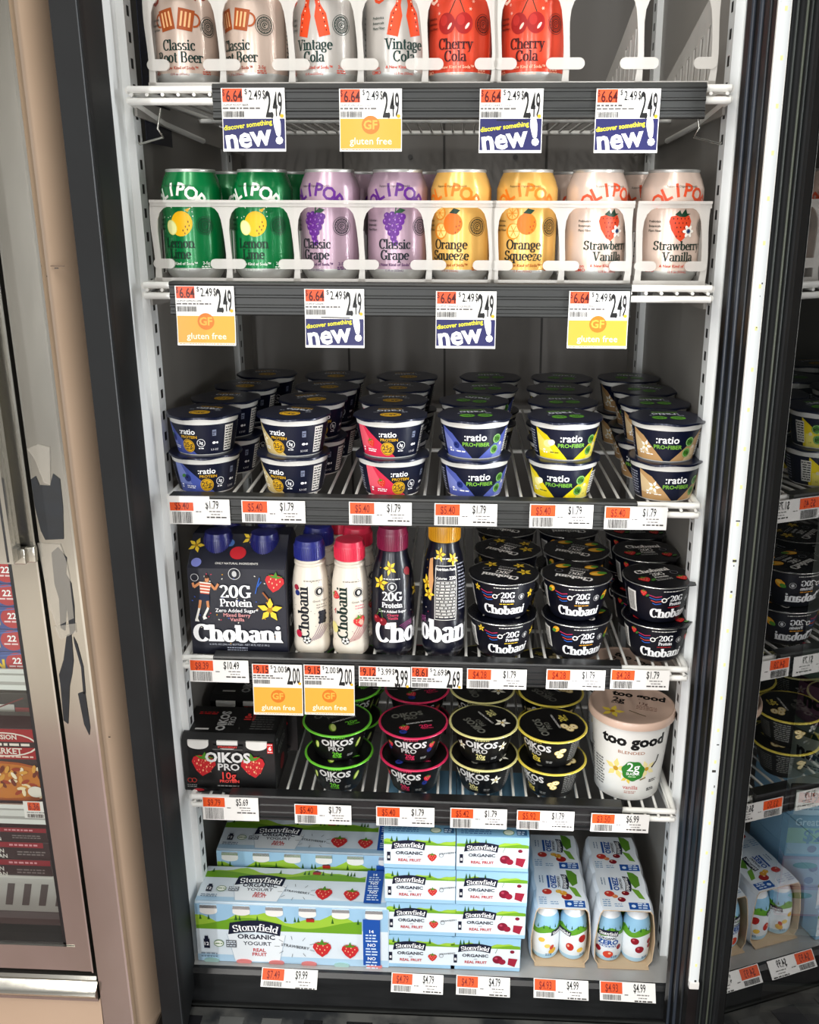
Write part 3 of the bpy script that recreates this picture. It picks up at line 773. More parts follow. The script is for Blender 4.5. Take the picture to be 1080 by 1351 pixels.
rowb = [('lemon', 255, -16, 'at the left end of the second shelf front row'), ('lemon', 348, -13, 'beside the lilac cans, second shelf front row'),
        ('grape', 436, -24, 'turned left beside the green cans, second shelf front'), ('grape', 524.5, -3, 'facing straight out beside the yellow cans, second shelf front'),
        ('orange', 607.5, -20, 'turned left beside the lilac can, second shelf front'), ('orange', 694, -8, 'beside the pale pink cans, second shelf front'),
        ('straw', 785.5, 20, 'beside the yellow cans, second shelf front row'), ('straw', 884, 8, 'at the right end of the second shelf front row')]
for k, px, a, w in rowb:
    p = at_y(px, 290, .046); place(CAN, k, make_can, CANS[k][6] + ' ' + w, (p.x, .046, Z2), radians(a), G2)
back = [('lemon', 307, .121, 60, 'half hidden behind and between the two green front cans'), ('lemon', 385, .121, 100, 'mostly hidden behind the second green can'),
        ('grape', 473, .121, 75, 'half hidden behind the first lilac can'), ('grape', 557, .121, 80, 'mostly hidden behind the second lilac can'),
        ('straw', 757, .121, 30, 'peeking out left of the first pale pink front can'), ('straw', 853, .121, -10, 'peeking out between the two pale pink front cans')]
for k, px, y, a, w in back:
    p = at_y(px, 240, y); x = p.x
    place(CAN, k, make_can, CANS[k][6] + ' ' + w, (x, y, Z2), radians(a), G2)

# ------------------------------------------------------------------ frosted can organisers
M_frost = clear_plastic('frosted_plastic', '#dcd8d1', .46, .35); M_frost2 = clear_plastic('frosted_divider', '#dedbd5', .62, .35)
def organiser(label, xs, z, yaw=0, hh=.0865, left_end=True):
    """xs: divider positions along the front (world x); one moulded unit"""
    x0 = xs[0]; t = thing('can_organizer', label, 'can organizer', (x0, .008, z), yaw, 'frosted can organisers')
    X_ = [x-x0 for x in xs]
    fp = MB(); T = .0022
    def slab(P): fp.prism(P, 'y', -T/2, T/2, M_frost, smooth=20)
    slab([(X_[0]-.004, hh-.006), (X_[-1]+.004, hh-.006), (X_[-1]+.004, hh), (X_[0]-.004, hh)])
    fp.box(X_[0]-.004, X_[-1]+.004, -.003, .001, hh-.0015, hh+.0012, M_frost)
    slab([(X_[0]-.004, .0), (X_[-1]+.004, .0), (X_[-1]+.004, .006), (X_[0]-.004, .006)])
    for j, x in enumerate(X_):
        L = []
        for v, w in ((0, .0048), (.06, .0036), (.16, .0030), (.25, .0034), (.36, .0030), (.5, .0030), (.66, .0034), (.78, .0047), (.86, .0072), (.91, .0110), (.94, .0165)):
            L.append((v*hh, w))
        lo = 0 if j == 0 else 1; hi = 0 if j == len(X_)-1 else 1
        sh = lambda v: .0012*sin(v/hh*6)
        P = [(x+(w if hi else .0035)+sh(v), v) for v, w in L] + [(x-(w if lo else .0035)+sh(v), v) for v, w in L[::-1]]
        slab(P)
        w = .0195; a, b = (-w if lo else -.004), (w if hi else .004)     # retaining tab
        y0, y1 = hh*.185, hh*.305; c = (y0+y1)/2; r = (y1-y0)/2
        P = [(x+b-r+r*cos(radians(q)), c+r*sin(radians(q))) for q in range(-90, 91, 20)] + [(x+a+r+r*cos(radians(q)), c+r*sin(radians(q))) for q in range(90, 271, 20)]
        fp.prism(P, 'y', -T/2-.0012, T/2-.0004, M_frost, smooth=40)
    fp.build('front_frame', t, label='frosted white front with rounded windows and tabs')
    for x in X_:
        d = MB(); D = .36
        P = [(0, .002), (D, .002), (D, .020), (.26, .026), (.13, .060), (.05, .088), (.02, hh), (0, hh)]
        for q in range(len(P)): pass
        segs = [(.0, .012), (.018, .010), (.040, .010), (.062, .010), (.084, .010), (.106, .010), (.128, .008)]
        d.prism([(0, .0), (D, .0), (D, .010), (0, .010)], 'x', x-.0008, x+.0008, M_frost2)
        top = lambda y: hh if y < .02 else (hh-(y-.02)/.11*(hh-.060) if y < .13 else .060-(y-.13)/.13*.034 if y < .26 else .024)
        N = 12
        for q in range(N):                      # slotted rib wall
            ya = q*.03; d.prism([(ya, .010), (ya+.018, .010), (ya+.018, top(ya+.018)*.66), (ya, top(ya)*.66)], 'x', x-.0008, x+.0008, M_frost2)
        pts = [i*D/18 for i in range(19)]
        d.prism([(y, top(y)*.66) for y in pts] + [(y, top(y)) for y in pts[::-1]], 'x', x-.0008, x+.0008, M_frost2)
        d.build('divider', t)
    f = MB(); f.box(X_[0]-.003, X_[-1]+.003, 0, .36, -.0005, .0006, M_frost2); f.build('base', t)
    return t
def oxs(pxs, y): return [at_y(p, y, .008).x for p in pxs]
ZO2 = 1.2215; ZO1 = 1.4192
organiser('frosted five slot can organizer at the left of the second shelf', oxs([206, 300, 390, 476, 565, 648], 320), ZO2)
organiser('frosted two slot can organizer holding yellow and pink cans, second shelf', oxs([653, 741, 829], 320), ZO2)
organiser('frosted single slot can organizer at the right end of the second shelf', oxs([843, 930], 320), ZO2, radians(2))
organiser('frosted five slot can organizer at the left of the top shelf', oxs([197, 291, 383, 474, 560, 652], 50), ZO1, hh=.0920)
organiser('frosted three slot can organizer with two empty slots, top shelf', oxs([657, 747, 845, 943], 50), ZO1, hh=.0920)
# ------------------------------------------------------------------ yogurt cups
NAVY = '#151d38'; GOLD = '#e2b62c'; LIME = '#7fb843'
def flower(A, x, y, r, c='#f2d34a', c2='#b98f1e', rot=0):
    for a in range(0, 360, 72):
        t = radians(a+rot); A.poly([(x, y), (x+r*.55*cos(t-.45), y+r*.55*sin(t-.45)), (x+r*cos(t), y+r*sin(t)), (x+r*.55*cos(t+.45), y+r*.55*sin(t+.45))], c)
    A.ell(x, y, r*.22, r*.22, c2, n=8)
def strawberry(A, x, y, r, c='#cf2f35', rot=0):
    A.at(x, y, rot, r)
    A.poly([(-.8, .5), (-.9, .1), (-.5, -.6), (0, -1), (.5, -.6), (.9, .1), (.8, .5), (.4, .75), (-.4, .75)], c)
    for i, (a, b) in enumerate(((-.4, .3), (.1, .35), (.5, .2), (-.2, -.1), (.25, -.15), (0, -.5), (-.5, 0))): A.ell(a, b, .06, .1, '#f3c9a0', n=6)
    A.poly([(-.7, .7), (-.2, .65), (0, 1.1), (.2, .65), (.7, .75), (.3, .45), (-.3, .45)], '#5f9636'); A.home()
def blueberry(A, x, y, r): A.ell(x, y, r, r, '#2f3f86', n=16); A.ell(x-r*.1, y+r*.2, r*.35, r*.3, '#1c2656', n=8)
RPROF = [(.0325, .0012), (.0348, .0125), (.0372, .0245), (.0396, .0375), (.0408, .0440)]
RC = {'bp': ('#5c6cb6', '#8e9bd6', 0), 'vp': ('#d9c58f', '#efe3bd', 0), 'sp': ('#e0405f', '#ee6f80', 0), 'bf': ('#6471ba', '#8d97d2', 1), 'lf': ('#f0dc27', '#f6ea7c', 1), 'vf': ('#c9a577', '#e0c9a2', 1)}
def ratio_art(k):
    c, c2, fib = RC[k]; A = Art(); W = pi*.037
    A.rect(-W, .0015, W, .0378, NAVY)
    if not fib:
        A.poly([(-.040, .0378), (-.028, .0378), (.010, .0015), (-.040, .0015)], c)
        A.poly([(-.040, .0378), (-.031, .0378), (-.0185, .012), (-.040, .012)], c2)
        if k == 'bp': blueberry(A, -.024, .020, .0048); A.ell(-.029, .0225, .0035, .002, '#58934a', 30)
        elif k == 'vp': flower(A, -.023, .020, .0075, '#fbf6e4', '#d6b457')
        else: strawberry(A, -.021, .018, .0058, '#e34b3c', 20)
        A.dashes(-.027, -.014, (.0095, .0072), .0012, '#ffffff', 2); A.dashes(-.036, -.031, (.01, .007), .0018, '#ffffff', 4)
        A.sans(':ratio', .0005, .0262, .0066, '#ffffff', bold=.6); A.sans('PROTEIN', .002, .0212, .0032, GOLD, bold=.8, sx=1.1)
        A.ell(.0, .0118, .0082, .0082, GOLD); A.ring(.0, .0118, .0073, .0005, NAVY); A.sans('25g', -.0002, .0103, .0058, NAVY, bold=.4); A.dashes(-.004, .004, (.0074,), .0011, NAVY, 6)
        A.ring(.0165, .0158, .0050, .0006, '#ffffff', 18); A.sans('3g', .0165, .0145, .0036, '#ffffff', bold=.6); A.dashes(.013, .020, (.0085,), .0012, '#ffffff', 3)
        A.rect(.030, .024, .0345, .0315, '#8b92a6'); A.dashes(.0305, .034, (.0255, .028), .0011, NAVY, 8); A.ell(.032, .0155, .0022, .0016, '#ffffff', 0, 10); A.ell(.036, .0155, .0014, .0014, '#ffffff', 0, 8); A.sans('5.3 OZ', .033, .006, .0022, '#ffffff')
        A.rect(.0455, .004, .058, .0355, '#eceae4'); 
        for i in range(9): A.dashes(.0465, .0572, (.006+i*.0032,), .0014, '#1b1b1d', 20+i)
    else:
        A.poly([(-.044, .0378), (-.029, .0300), (-.004, .0015), (-.044, .0015)], c); A.poly([(.044, .0378), (.033, .0280), (.004, .0015), (.044, .0015)], c)
        A.poly([(-.044, .033), (-.031, .022), (-.020, .008), (-.044, .010)], c2); A.poly([(.040, .018), (.030, .0180), (.022, .0015), (.040, .0015)], c2)
        if k == 'bf': blueberry(A, -.0245, .0165, .0042); A.dashes(-.025, -.013, (.0085,), .0016, '#ffffff', 2)
        elif k == 'lf': A.ell(-.0285, .020, .0062, .0045, '#fff6b0', 20); A.ell(-.024, .0215, .0045, .0036, '#fffbe0', 20); A.dashes(-.026, -.014, (.009,), .0013, '#6b6a22', 2)
        else: flower(A, -.0265, .0175, .0080, '#fdfaf0', '#d6b457'); A.dashes(-.026, -.017, (.008,), .0012, '#ffffff', 2)
        A.dashes(-.036, -.030, (.011, .008), .0018, '#ffffff', 4)
        A.sans(':ratio', -.0005, .0232, .0085, '#ffffff', bold=.6); A.sans('PRO\u2022FIBER', .0005, .0163, .0045, '#8cc152', bold=.8, sx=1.08)
        for x, y, t in ((.0265, .0245, '20g'), (.0245, .0115, '10g')):
            A.ell(x, y, .0058, .0058, '#5d9c3c'); A.ring(x, y, .0051, .0004, '#d7e8c0'); A.sans(t, x, y-.0014, .0036, '#12210f', bold=.8)
        A.ell(.0335, .018, .0022, .0022, '#e9e3d3', n=10); A.sans('5.3', .034, .006, .002, NAVY)
        A.rect(.0415, .006, .0535, .033, '#eceae4')
        for i in range(8): A.dashes(.0422, .053, (.008+i*.0031,), .0014, '#1b1b1d', 30+i)
    for s in (-1, 1):
        if s < 0: A.dashes(-.066, -.048, [.006+i*.0032 for i in range(9)], .0013, '#b9bccb', 40)
    for i in range(6): A.bars(-.090+i*0, .008, -.074, .030, '#ffffff', 14, 3) if i == 0 else None
    A.dashes(.070, .104, [.006+i*.0034 for i in range(9)], .0013, '#aeb3c6', 41)
    return A
M_cupw = mat('#e9e8e3', .35, 0, .1)
def foil_lid(name, t, R, z, m, art=None, rot=0, edge=None, drop=.0022, tab=True, seed=1, label=None):
    l = MB(); N = 48; Rn = random.Random(seed); ph = [Rn.uniform(0, 6.28) for _ in range(4)]
    def rr(a): 
        x = R*(1 + .006*sin(5*a+ph[0]) + .004*sin(9*a+ph[1]))
        if tab: x += .0065*max(0, cos(a - .5))**60
        return x
    dz = lambda a: .0006*sin(7*a+ph[2]) + .0004*sin(4*a+ph[3])
    up = Vector((0, 0, 1))
    for i in range(N):
        a, b = 2*pi*i/N, 2*pi*(i+1)/N
        da, db = Vector((sin(a), -cos(a), 0)), Vector((sin(b), -cos(b), 0))
        p0, p1 = da*R*.93, db*R*.93; q0, q1 = da*rr(a) + up*(dz(a)-.0006), db*rr(b) + up*(dz(b)-.0006)
        zz = up*z
        l.face([zz, p0+zz, p1+zz], m, [up]*3)
        l.face([p0+zz, q0+zz, q1+zz, p1+zz], edge or m, [up, (up+da*.4).normalized(), (up+db*.4).normalized(), up])
        l.face([q0+zz, q0+zz-up*drop, q1+zz-up*drop, q1+zz], edge or m, [da, da, db, db])
        l.face([q0+zz-up*drop, da*R*.9+zz-up*drop, db*R*.9+zz-up*drop, q1+zz-up*drop], m)
    if art: l.art(art, Flat((0, 0, z), (1, 0, 0), (0, 1, 0), .0002))
    o = l.build(name, t, label=label); o.rotation_euler.z = rot
    return o
M_navyfoil = mat('#16203f', .3, .25, .2)
def ratio_lid_art(fib):
    A = Art()
    A.sans(':ratio', .0, -.017, .0105, '#e8ebf2', bold=.6)
    if fib:
        A.sans('PRO\u2022FIBER', 0, -.0245, .0045, '#8cc152', bold=.8)
        for x, t in ((-.0105, '20g'), (.0105, '10g')): A.ell(x, .009, .0088, .0088, '#6cab3c'); A.sans(t, x, .0068, .0054, '#16203f', bold=1)
    else:
        A.sans('PROTEIN', 0, -.0245, .0048, GOLD, bold=.8); A.ell(0, .011, .0125, .0112, GOLD); A.ring(0, .011, .0105, .0006, '#16203f'); A.sans('25g', 0, .0082, .0072, '#16203f', bold=1)
    A.dashes(-.02, -.012, (-.003, -.006), .0012, '#c6cad8', 3); A.dashes(.014, .022, (-.004,), .0012, '#c6cad8', 3)
    return A
def make_ratio(k):
    t = thing('yogurt_cup', '', 'yogurt cup'); b = MB()
    b.rev([(0, .0015), (.0295, .0015), (.0302, .0), (.0318, .0)] + RPROF + [(.0428, .0448), (.0428, .0456), (.039, .0456)], M_cupw, 60); b.art(ratio_art(k), Round(RPROF, .037, 60)); b.build('cup', t)
    foil_lid('foil_lid', t, .0437, .0470, M_navyfoil, ratio_lid_art(RC[k][2]), pi+.12, seed=hash(k) % 9 if 0 else ord(k[0]), label='navy foil lid with pale print')
    return t
CUP = {}
RCOL = [('bp', 'blueberry protein yogurt cup', [(268.6, 543), (298, 525), (325.7, 507), (351.7, 491.7)], (-19, 14)),
        ('vp', 'cream vanilla protein yogurt cup', [(388, 551), (413, 533), (432, 516), (443, 503)], (-24, -26)),
        ('sp', 'pink strawberry protein yogurt cup', [(515, 552), (519, 537), (525.5, 521.6), (537, 506.5)], (-2, 16)),
        ('bf', 'periwinkle blueberry fiber yogurt cup', [(626, 554), (624.5, 537), (640, 519), (646, 504)], (2, 10)),
        ('lf', 'yellow lemon fiber yogurt cup', [(745, 554), (742, 536), (738, 517), (741, 501)], (8, -12)),
        ('vf', 'tan vanilla fiber yogurt cup', [(879.6, 552.6), (862, 535), (849.6, 517.5), (829, 497)], (-7, 12))]
ORD = ['in the front stack', 'in the second stack from the front', 'in the third stack from the front', 'in the rearmost stack']
HR = .0470
for k, w, pts, rot in RCOL:
    yl = None
    for i, (px, py) in enumerate(pts):
        p = at_z(px, py, .9775 + 2*HR); y = max(p.y, .047) if yl is None else max(p.y, yl + .0885); yl = y
        p2 = at_y(px, py, y); x = p2.x
        for lv in (0, 1):
            a = radians(rot[1-lv] if i == 0 else rnd.uniform(-25, 25) - (px-560)*.06)
            xx = x + (0 if lv else rnd.uniform(-.002, .002))
            place(CUP, k, make_ratio, 'navy lidded %s, %s %s' % (w, 'top' if lv else 'bottom', ORD[i]), (xx, y, .9772 + lv*HR), a, 'navy lidded protein cups on the third shelf')

# ------------------------------------------------------------------ dark cups with a big white serif name
DK = '#121424'
CPRO = [(.0300, .003), (.0330, .012), (.0358, .0235), (.0380, .036), (.0393, .0480)]
CF = {'van': ('#f2cf43', '#efe3b8', 'dark vanilla cup with yellow flowers'), 'man': ('#f0b02e', '#58934a', 'dark mango cup with yellow and green fruit'), 'ber': ('#c22a34', '#4d7f3c', 'dark berry cup with red fruit')}
def fruit_mark(A, k, x, y, r):
    if k == 'van': flower(A, x, y, r, rot=20)
    elif k == 'man': A.ell(x, y, r, r*.72, '#f0b02e', 35); A.ell(x-r*.5, y-r*.4, r*.6, r*.45, '#5d9a3f', 20); A.ell(x+r*.3, y+r*.3, r*.5, r*.25, '#f6d266', 35)
    else: strawberry(A, x, y, r*.85); A.ell(x+r*.9, y-r*.5, r*.5, r*.25, '#4d7f3c', 40)
def chob_art(k):
    A = Art(); W = pi*.036
    A.rect(-W, .0032, W, .0478, DK)
    A.dashes(-.014, .014, (.0445,), .0011, '#e8e6e0', 3)
    for i, c in enumerate(('#c23b6a', '#3a6fc0', '#d65a52', '#3a6fc0')): A.line([(-.031+.0035*i*.5, .0395-i*.0035), (-.022, .0372-i*.0033), (-.0155, .0388-i*.0033)], .0011, c)
    A.ring(-.0125, .0335, .0034, .0013, '#f4f3ef', 7); A.line([(-.010, .035), (-.0065, .038)], .0008, '#f4f3ef')
    A.serif('20G', .0025, .0320, .0078, '#ffffff', wt=.2); A.serif('Protein', .0025, .0262, .0044, '#ffffff', wt=.2); A.dashes(-.007, .012, (.0230,), .0011, CF[k][0], 5)
    A.ring(.0195, .0325, .0040, .0005, '#cfcfcf', 16); A.ell(.0195, .0325, .0018, .0024, '#cfcfcf', n=10)
    A.serif('Chobani', .000, .0088, .0126, '#ffffff', wt=.25)
    fruit_mark(A, k, .034, .0335, .0065); fruit_mark(A, k, -.036, .041, .005)
    A.rect(-.060, .012, -.046, .040, '#e9e7e2') ; A.bars(-.0585, .014, -.0475, .038, '#15151a', 16, 4)
    A.dashes(.046, .066, [.012+i*.0034 for i in range(9)], .0013, '#a9acb8', 6); A.dashes(-.106, -.066, [.012+i*.0034 for i in range(9)], .0013, '#8e919f', 7)
    return A
def chob_lid(k):
    A = Art(); A.serif('Chobani', 0, .010, .0105, '#ece9e4', wt=.24); A.serif('20G', 0, -.002, .0088, '#e4e1dc', wt=.2); A.serif('Protein', 0, -.009, .005, '#e4e1dc', wt=.2); A.dashes(-.012, .012, (-.014, -.017), .0012, '#b8b6b2', 4)
    fruit_mark(A, k, -.024, -.008, .010); fruit_mark(A, k, .022, -.018, .009); 
    if k != 'ber': fruit_mark(A, k, -.012, -.026, .008)
    A.ring(.022, .0, .005, .0006, '#9a9aa0', 14)
    return A
M_dkcup = mat(DK, .3, 0, .25); M_dkfoil = mat('#11131f', .26, .3, .2); M_silv = mat('#c9c9c6', .25, .8)
def make_chob(k):
    t = thing('yogurt_cup', '', 'yogurt cup'); b = MB()
    b.rev([(0, .002), (.025, .002), (.026, 0), (.028, .0005)] + CPRO + [(.0412, .0492), (.0412, .0505), (.038, .0505)], M_dkcup, 60); b.art(chob_art(k), Round(CPRO, .036, 60)); b.build('cup', t)
    foil_lid('foil_lid', t, .0432, .0518, M_dkfoil, chob_lid(k), 0 if k == 'ber' else 2.75, seed=len(k)+ord(k[0]), drop=.0008, label='glossy dark foil lid with silver edge', edge=None)
    r = MB(); r.rev([(.0418, .0498), (.0434, .0500), (.0438, .0506), (.0434, .0512), (.0418, .0511)], M_silv, 48); r.build('rim', t, label='thin silver rim')
    return t
CCOL = [('van', [(664, 761), (669, 729.6), (667, 706)], (2, 14)), ('man', [(760, 760), (759, 735), (748, 708)], (3, 12)), ('ber', [(868, 758.5), (852, 728), (836, 704)], (22, 3))]
for k, pts, rot in CCOL:
    yl = None
    for i, (px, py) in enumerate(pts):
        p = at_z(px, py, .7702 + 2*.052); y = max(min(p.y, .052), .0475) if yl is None else max(p.y, yl + .0885); yl = y
        x = at_y(px, py, y).x
        for lv in (0, 1):
            a = radians(rot[1-lv] if i == 0 else rnd.uniform(-25, 25))
            xx = x + (.003 if lv == 0 and i == 0 and k != 'van' else 0)
            place(CUP, k, make_chob, '%s, %s %s' % (CF[k][2], 'top' if lv else 'bottom', ORD[i] if i < 2 else 'in the rearmost stack'), (xx, y, .7702 + lv*.052), a, 'dark cups on the fourth shelf')

# ------------------------------------------------------------------ black cups with coloured rims
OPRO = [(.0290, .002), (.0318, .012), (.0350, .024), (.0380, .036), (.0396, .0425)]
OF = {'lime': ('#7fd14a', 'black cup with lime green rim'), 'berry': ('#d8406a', 'black cup with pink rim'), 'van': ('#e6dfa0', 'black cup with cream rim and white flowers'), 'ban': ('#e8d766', 'black cup with yellow rim and banana slices')}
M_oik = mat('#0c0c0d', .3, 0, .25)
def omark(A, k, x, y, r):
    if k == 'lime': A.ell(x, y, r*.55, r*1.2, '#7fa72b', -20); A.ell(x+r*.1, y, r*.4, r, '#d6e08a', -20)
    elif k == 'berry': strawberry(A, x, y+r*.3, r*.9, '#cf2f4a'); blueberry(A, x-r*.5, y-r*.8, r*.6)
    elif k == 'van': flower(A, x, y, r*1.3, '#f3efdf', '#d9c27a', 15)
    else:
        for dx, dy in ((0, 0), (r*.9, .5*r), (.5*r, -.8*r)): A.ell(x+dx, y+dy, r*.78, r*.6, '#e7cf8e', 10); A.ell(x+dx, y+dy, r*.6, r*.45, '#f5e7bd', 10); A.ell(x+dx, y+dy, r*.18, r*.13, '#b58c45', 10, 8)
def oik_art(k):
    c = OF[k][0]; A = Art(); W = pi*.035
    A.rect(-W, .0022, W, .0423, '#0d0d0e')
    omark(A, k, .0285, .025, .0062); omark(A, k, -.030, .024, .0058)
    A.sans('OIKOS', -.001, .0262, .0094, '#d9d8d6', bold=1.3); A.sans('PRO', -.003, .0178, .0068, '#c9c8c6', bold=.7, sx=1.1)
    A.sans('20g', -.002, .0094, .0064, c, bold=.5); A.sans('PROTEIN', -.002, .0062, .0022, c, bold=.8)
    A.dashes(-.008, .008, (.0385,), .0012, c, 4); A.dashes(.013, .022, (.0075, .0095), .0012, '#9a9a98', 5)
    A.dashes(.044, .064, [.01+i*.0033 for i in range(9)], .0014, '#9d9d9a', 6); A.dashes(.070, .1, [.01+i*.0033 for i in range(8)], .0014, '#7d7d7a', 7); A.dashes(-.1, -.05, [.012+i*.0033 for i in range(8)], .0014, '#7d7d7a', 9)
    return A
def oik_lid(k):
    c = OF[k][0]; A = Art(); A.sans('OIKOS', -.004, .012, .0098, '#77776f' if k != 'lime' else '#6e6e6a', bold=1.2); A.sans('PRO', -.002, .0035, .0065, '#77776f', bold=.6)
    A.sans('20g', .012, -.021, .0078, c, bold=1); A.sans('PROTEIN', .013, -.0245, .0025, c, bold=.8); A.sans('COMPLETE PROTEIN', .006, -.008, .0026, '#e6e4e0', bold=.6)
    omark(A, k, -.016, -.018, .0085)
    return A
def make_oik(k):
    t = thing('yogurt_cup', '', 'yogurt cup'); c = OF[k][0]; b = MB()
    b.rev([(0, .002), (.025, .002), (.0255, 0), (.0275, .0)] + OPRO + [(.0412, .0436), (.038, .0436)], M_oik, 60); b.art(oik_art(k), Round(OPRO, .035, 60)); b.build('cup', t)
    rm = mat(c, .3, .1, .2)
    r = MB(); r.rev([(.0405, .0432), (.0445, .0436), (.0455, .0444), (.0453, .0454), (.0440, .0460), (.0425, .0458)], rm, 60); r.build('rim', t, label='coloured foil rim')
    foil_lid('foil_lid', t, .0428, .0461, M_oik, oik_lid(k), {'lime': .45, 'berry': .35, 'van': 2.2, 'ban': 2.5}[k], tab=False, drop=.0003, label='black foil lid with print')
    return t
OCOL = [('lime', [(445, 953), (460, 923)], (8, -2)), ('berry', [(545, 951), (550, 917)], (-2, -16)), ('van', [(638, 951), (636, 915)], (-4, -22)), ('ban', [(728, 960), (726, 922)], (-38, -52))]
for k, pts, rot in OCOL:
    yl = None
    for i, (px, py) in enumerate(pts + [pts[-1]]):
        if i == 2: y = yl + .0935; px = px + 2
        else:
            p = at_z(px, py, .5712 + 2*.0462); y = min(max(p.y, .0485), .06) if yl is None else max(p.y, yl + .0925)
        x = at_y(px, py, y).x if i < 2 else x
        yl = y
        for lv in (0, 1):
            a = radians(rot[1-lv] if i == 0 else rnd.uniform(-25, 25))
            place(CUP, 'o' + k, lambda q: make_oik(q[1:]), '%s, %s %s' % (OF[k][1], 'top' if lv else 'bottom', ORD[i] if i < 2 else 'in the rearmost stack'), (x + (.0 if lv else .0015), y, .5712 + lv*.0462), a, 'black cups on the fifth shelf')

# ------------------------------------------------------------------ large white tubs
TPRO = [(.0415, .002), (.0440, .030), (.0470, .065), (.0500, .100), (.0508, .110)]
M_tub = mat('#ecebe6', .3, 0, .15); M_lid = mat('#d9bfae', .3, 0, .2)
def make_tub(_):
    t = thing('yogurt_tub', '', 'yogurt tub'); b = MB()
    b.rev([(0, .002), (.037, .002), (.0385, 0), (.0405, .0005)] + TPRO + [(.0525, .1115), (.0525, .113), (.0, .113)], M_tub, 72)
    A = Art(); N_ = '#17181a'
    A.sans('too good', .0, .0835, .0142, N_, bold=1.5, sx=1.06); A.sans('BLENDED', -.002, .0715, .0042, '#b88a72', bold=.5, sx=1.3)
    flower(A, -.021, .047, .016, '#f0e096', '#cfa63a', 12); flower(A, .020, .049, .014, '#f2e6b0', '#cfa63a', 40); flower(A, -.005, .036, .010, '#e9d36a', '#b98f1e', 0)
    A.line([(.027, .050), (.034, .058), (.036, .067)], .0022, '#2d2118'); A.line([(.012, .033), (.02, .036)], .0018, '#8a7a2a')
    P = [(.002 + (.0148+.0007*sin(7*a))*cos(a), .0465 + (.0148+.0007*sin(7*a))*sin(a)) for a in [2*pi*i/40 for i in range(40)]]
    A.poly(P, '#3f8f3f'); A.sans('2g', .002, .0465, .0125, '#ffffff', bold=.4); A.sans('SUGAR', .002, .0405, .0038, '#ffffff', bold=.6); A.dashes(-.004, .008, (.0375,), .0012, '#cfe4c0', 2)
    A.sans('vanilla', 0, .0185, .0058, '#d08a86', bold=.4); A.dashes(-.008, .008, (.0145, .0122), .0012, '#c9a49a', 4)
    A.dashes(.026, .038, (.030, .0275), .0014, '#444444', 8); A.dashes(.024, .036, (.017, .0145), .0014, '#444444', 9)
    A.dashes(-.055, -.038, [.016+i*.0042 for i in range(10)], .0016, '#666666', 10); A.dashes(-.1, -.06, [.016+i*.0045 for i in range(12)], .0016, '#777777', 11)
    b.art(A, Round(TPRO, .047, 72)); b.build('tub', t)
    l = MB(); l.rev([(.0515, .1090), (.0552, .1090), (.0556, .1120), (.0553, .1175), (.0545, .1190), (.0530, .1192), (.0515, .1180), (.0500, .1170), (0, .1170)], M_lid, 72)
    A = Art(); A.sans('too good', .006, .019, .0125, N_, bold=1.4); A.sans('2g', -.018, .002, .012, N_, bold=.8); A.sans('SUGAR', -.018, -.0035, .0038, N_, bold=.4); A.sans('13g', .014, .003, .006, '#8a5f52'); A.dashes(.006, .032, (-.002, -.006, -.010), .0013, '#9a7466', 3)
    flower(A, -.022, -.026, .016, '#e6cf5a', '#a97d1e', 10); A.line([(-.002, -.018), (.02, -.027)], .0014, '#6b5a38')
    l.art(A, Flat((0, 0, .117), (1, 0, 0), (0, 1, 0), .0002)); lo = l.build('lid', t, label='peach tinted printed lid'); lo.rotation_euler.z = -.2
    return t
p = at_y(833, 935, .062)
place(CUP, 'tub', make_tub, 'large white vanilla yogurt tub at the front right of the fifth shelf', (p.x, .062, .5712), radians(-4), 'large white tubs on the fifth shelf')
place(CUP, 'tub', make_tub, 'large white tub half hidden behind the front tub, fifth shelf', (at_y(818, 925, .176).x, .176, .5712), radians(-30), 'large white tubs on the fifth shelf')
# ------------------------------------------------------------------ drink bottles, fourth shelf
def ball(A, x, y, r, c='#20242c', w='#f4f2ec'):
    A.ell(x, y, r, r, c, n=18); A.ell(x, y, r*.86, r*.86, w, n=18)
    A.ell(x, y, r*.34, r*.34, c, n=5)
    for a in range(0, 360, 72):
        t = radians(a+18); A.ell(x+r*.74*cos(t), y+r*.74*sin(t), r*.2, r*.2, c, n=6); A.line([(x+r*.3*cos(t), y+r*.3*sin(t)), (x+r*.7*cos(t), y+r*.7*sin(t))], r*.09, c)
WPRO = [(.0218, .002), (.0228, .006), (.0228, .0135), (.0220, .0155), (.0222, .030), (.0226, .060), (.0224, .090), (.0205, .104), (.0182, .113)]
def cap_mb(r, h, m, ring=None, N=72):
    b = MB(); P = [(r*.99, 0), (r, .001), (r, h*.72), (r*.97, h*.80), (r*.93, h*.86), (r*.90, h), (r*.80, h+.0006), (0, h+.0004)]
    b.rev(P, m, 48)
    for i in range(40):
        a = 2*pi*i/40; x, y = sin(a)*r, -cos(a)*r
        b.box(-.0005, .0005, -.0006, .0006, .0015, h*.68, m, M=Matrix.Translation((x, y, 0)) @ Matrix.Rotation(a, 4, 'Z'))
    return b
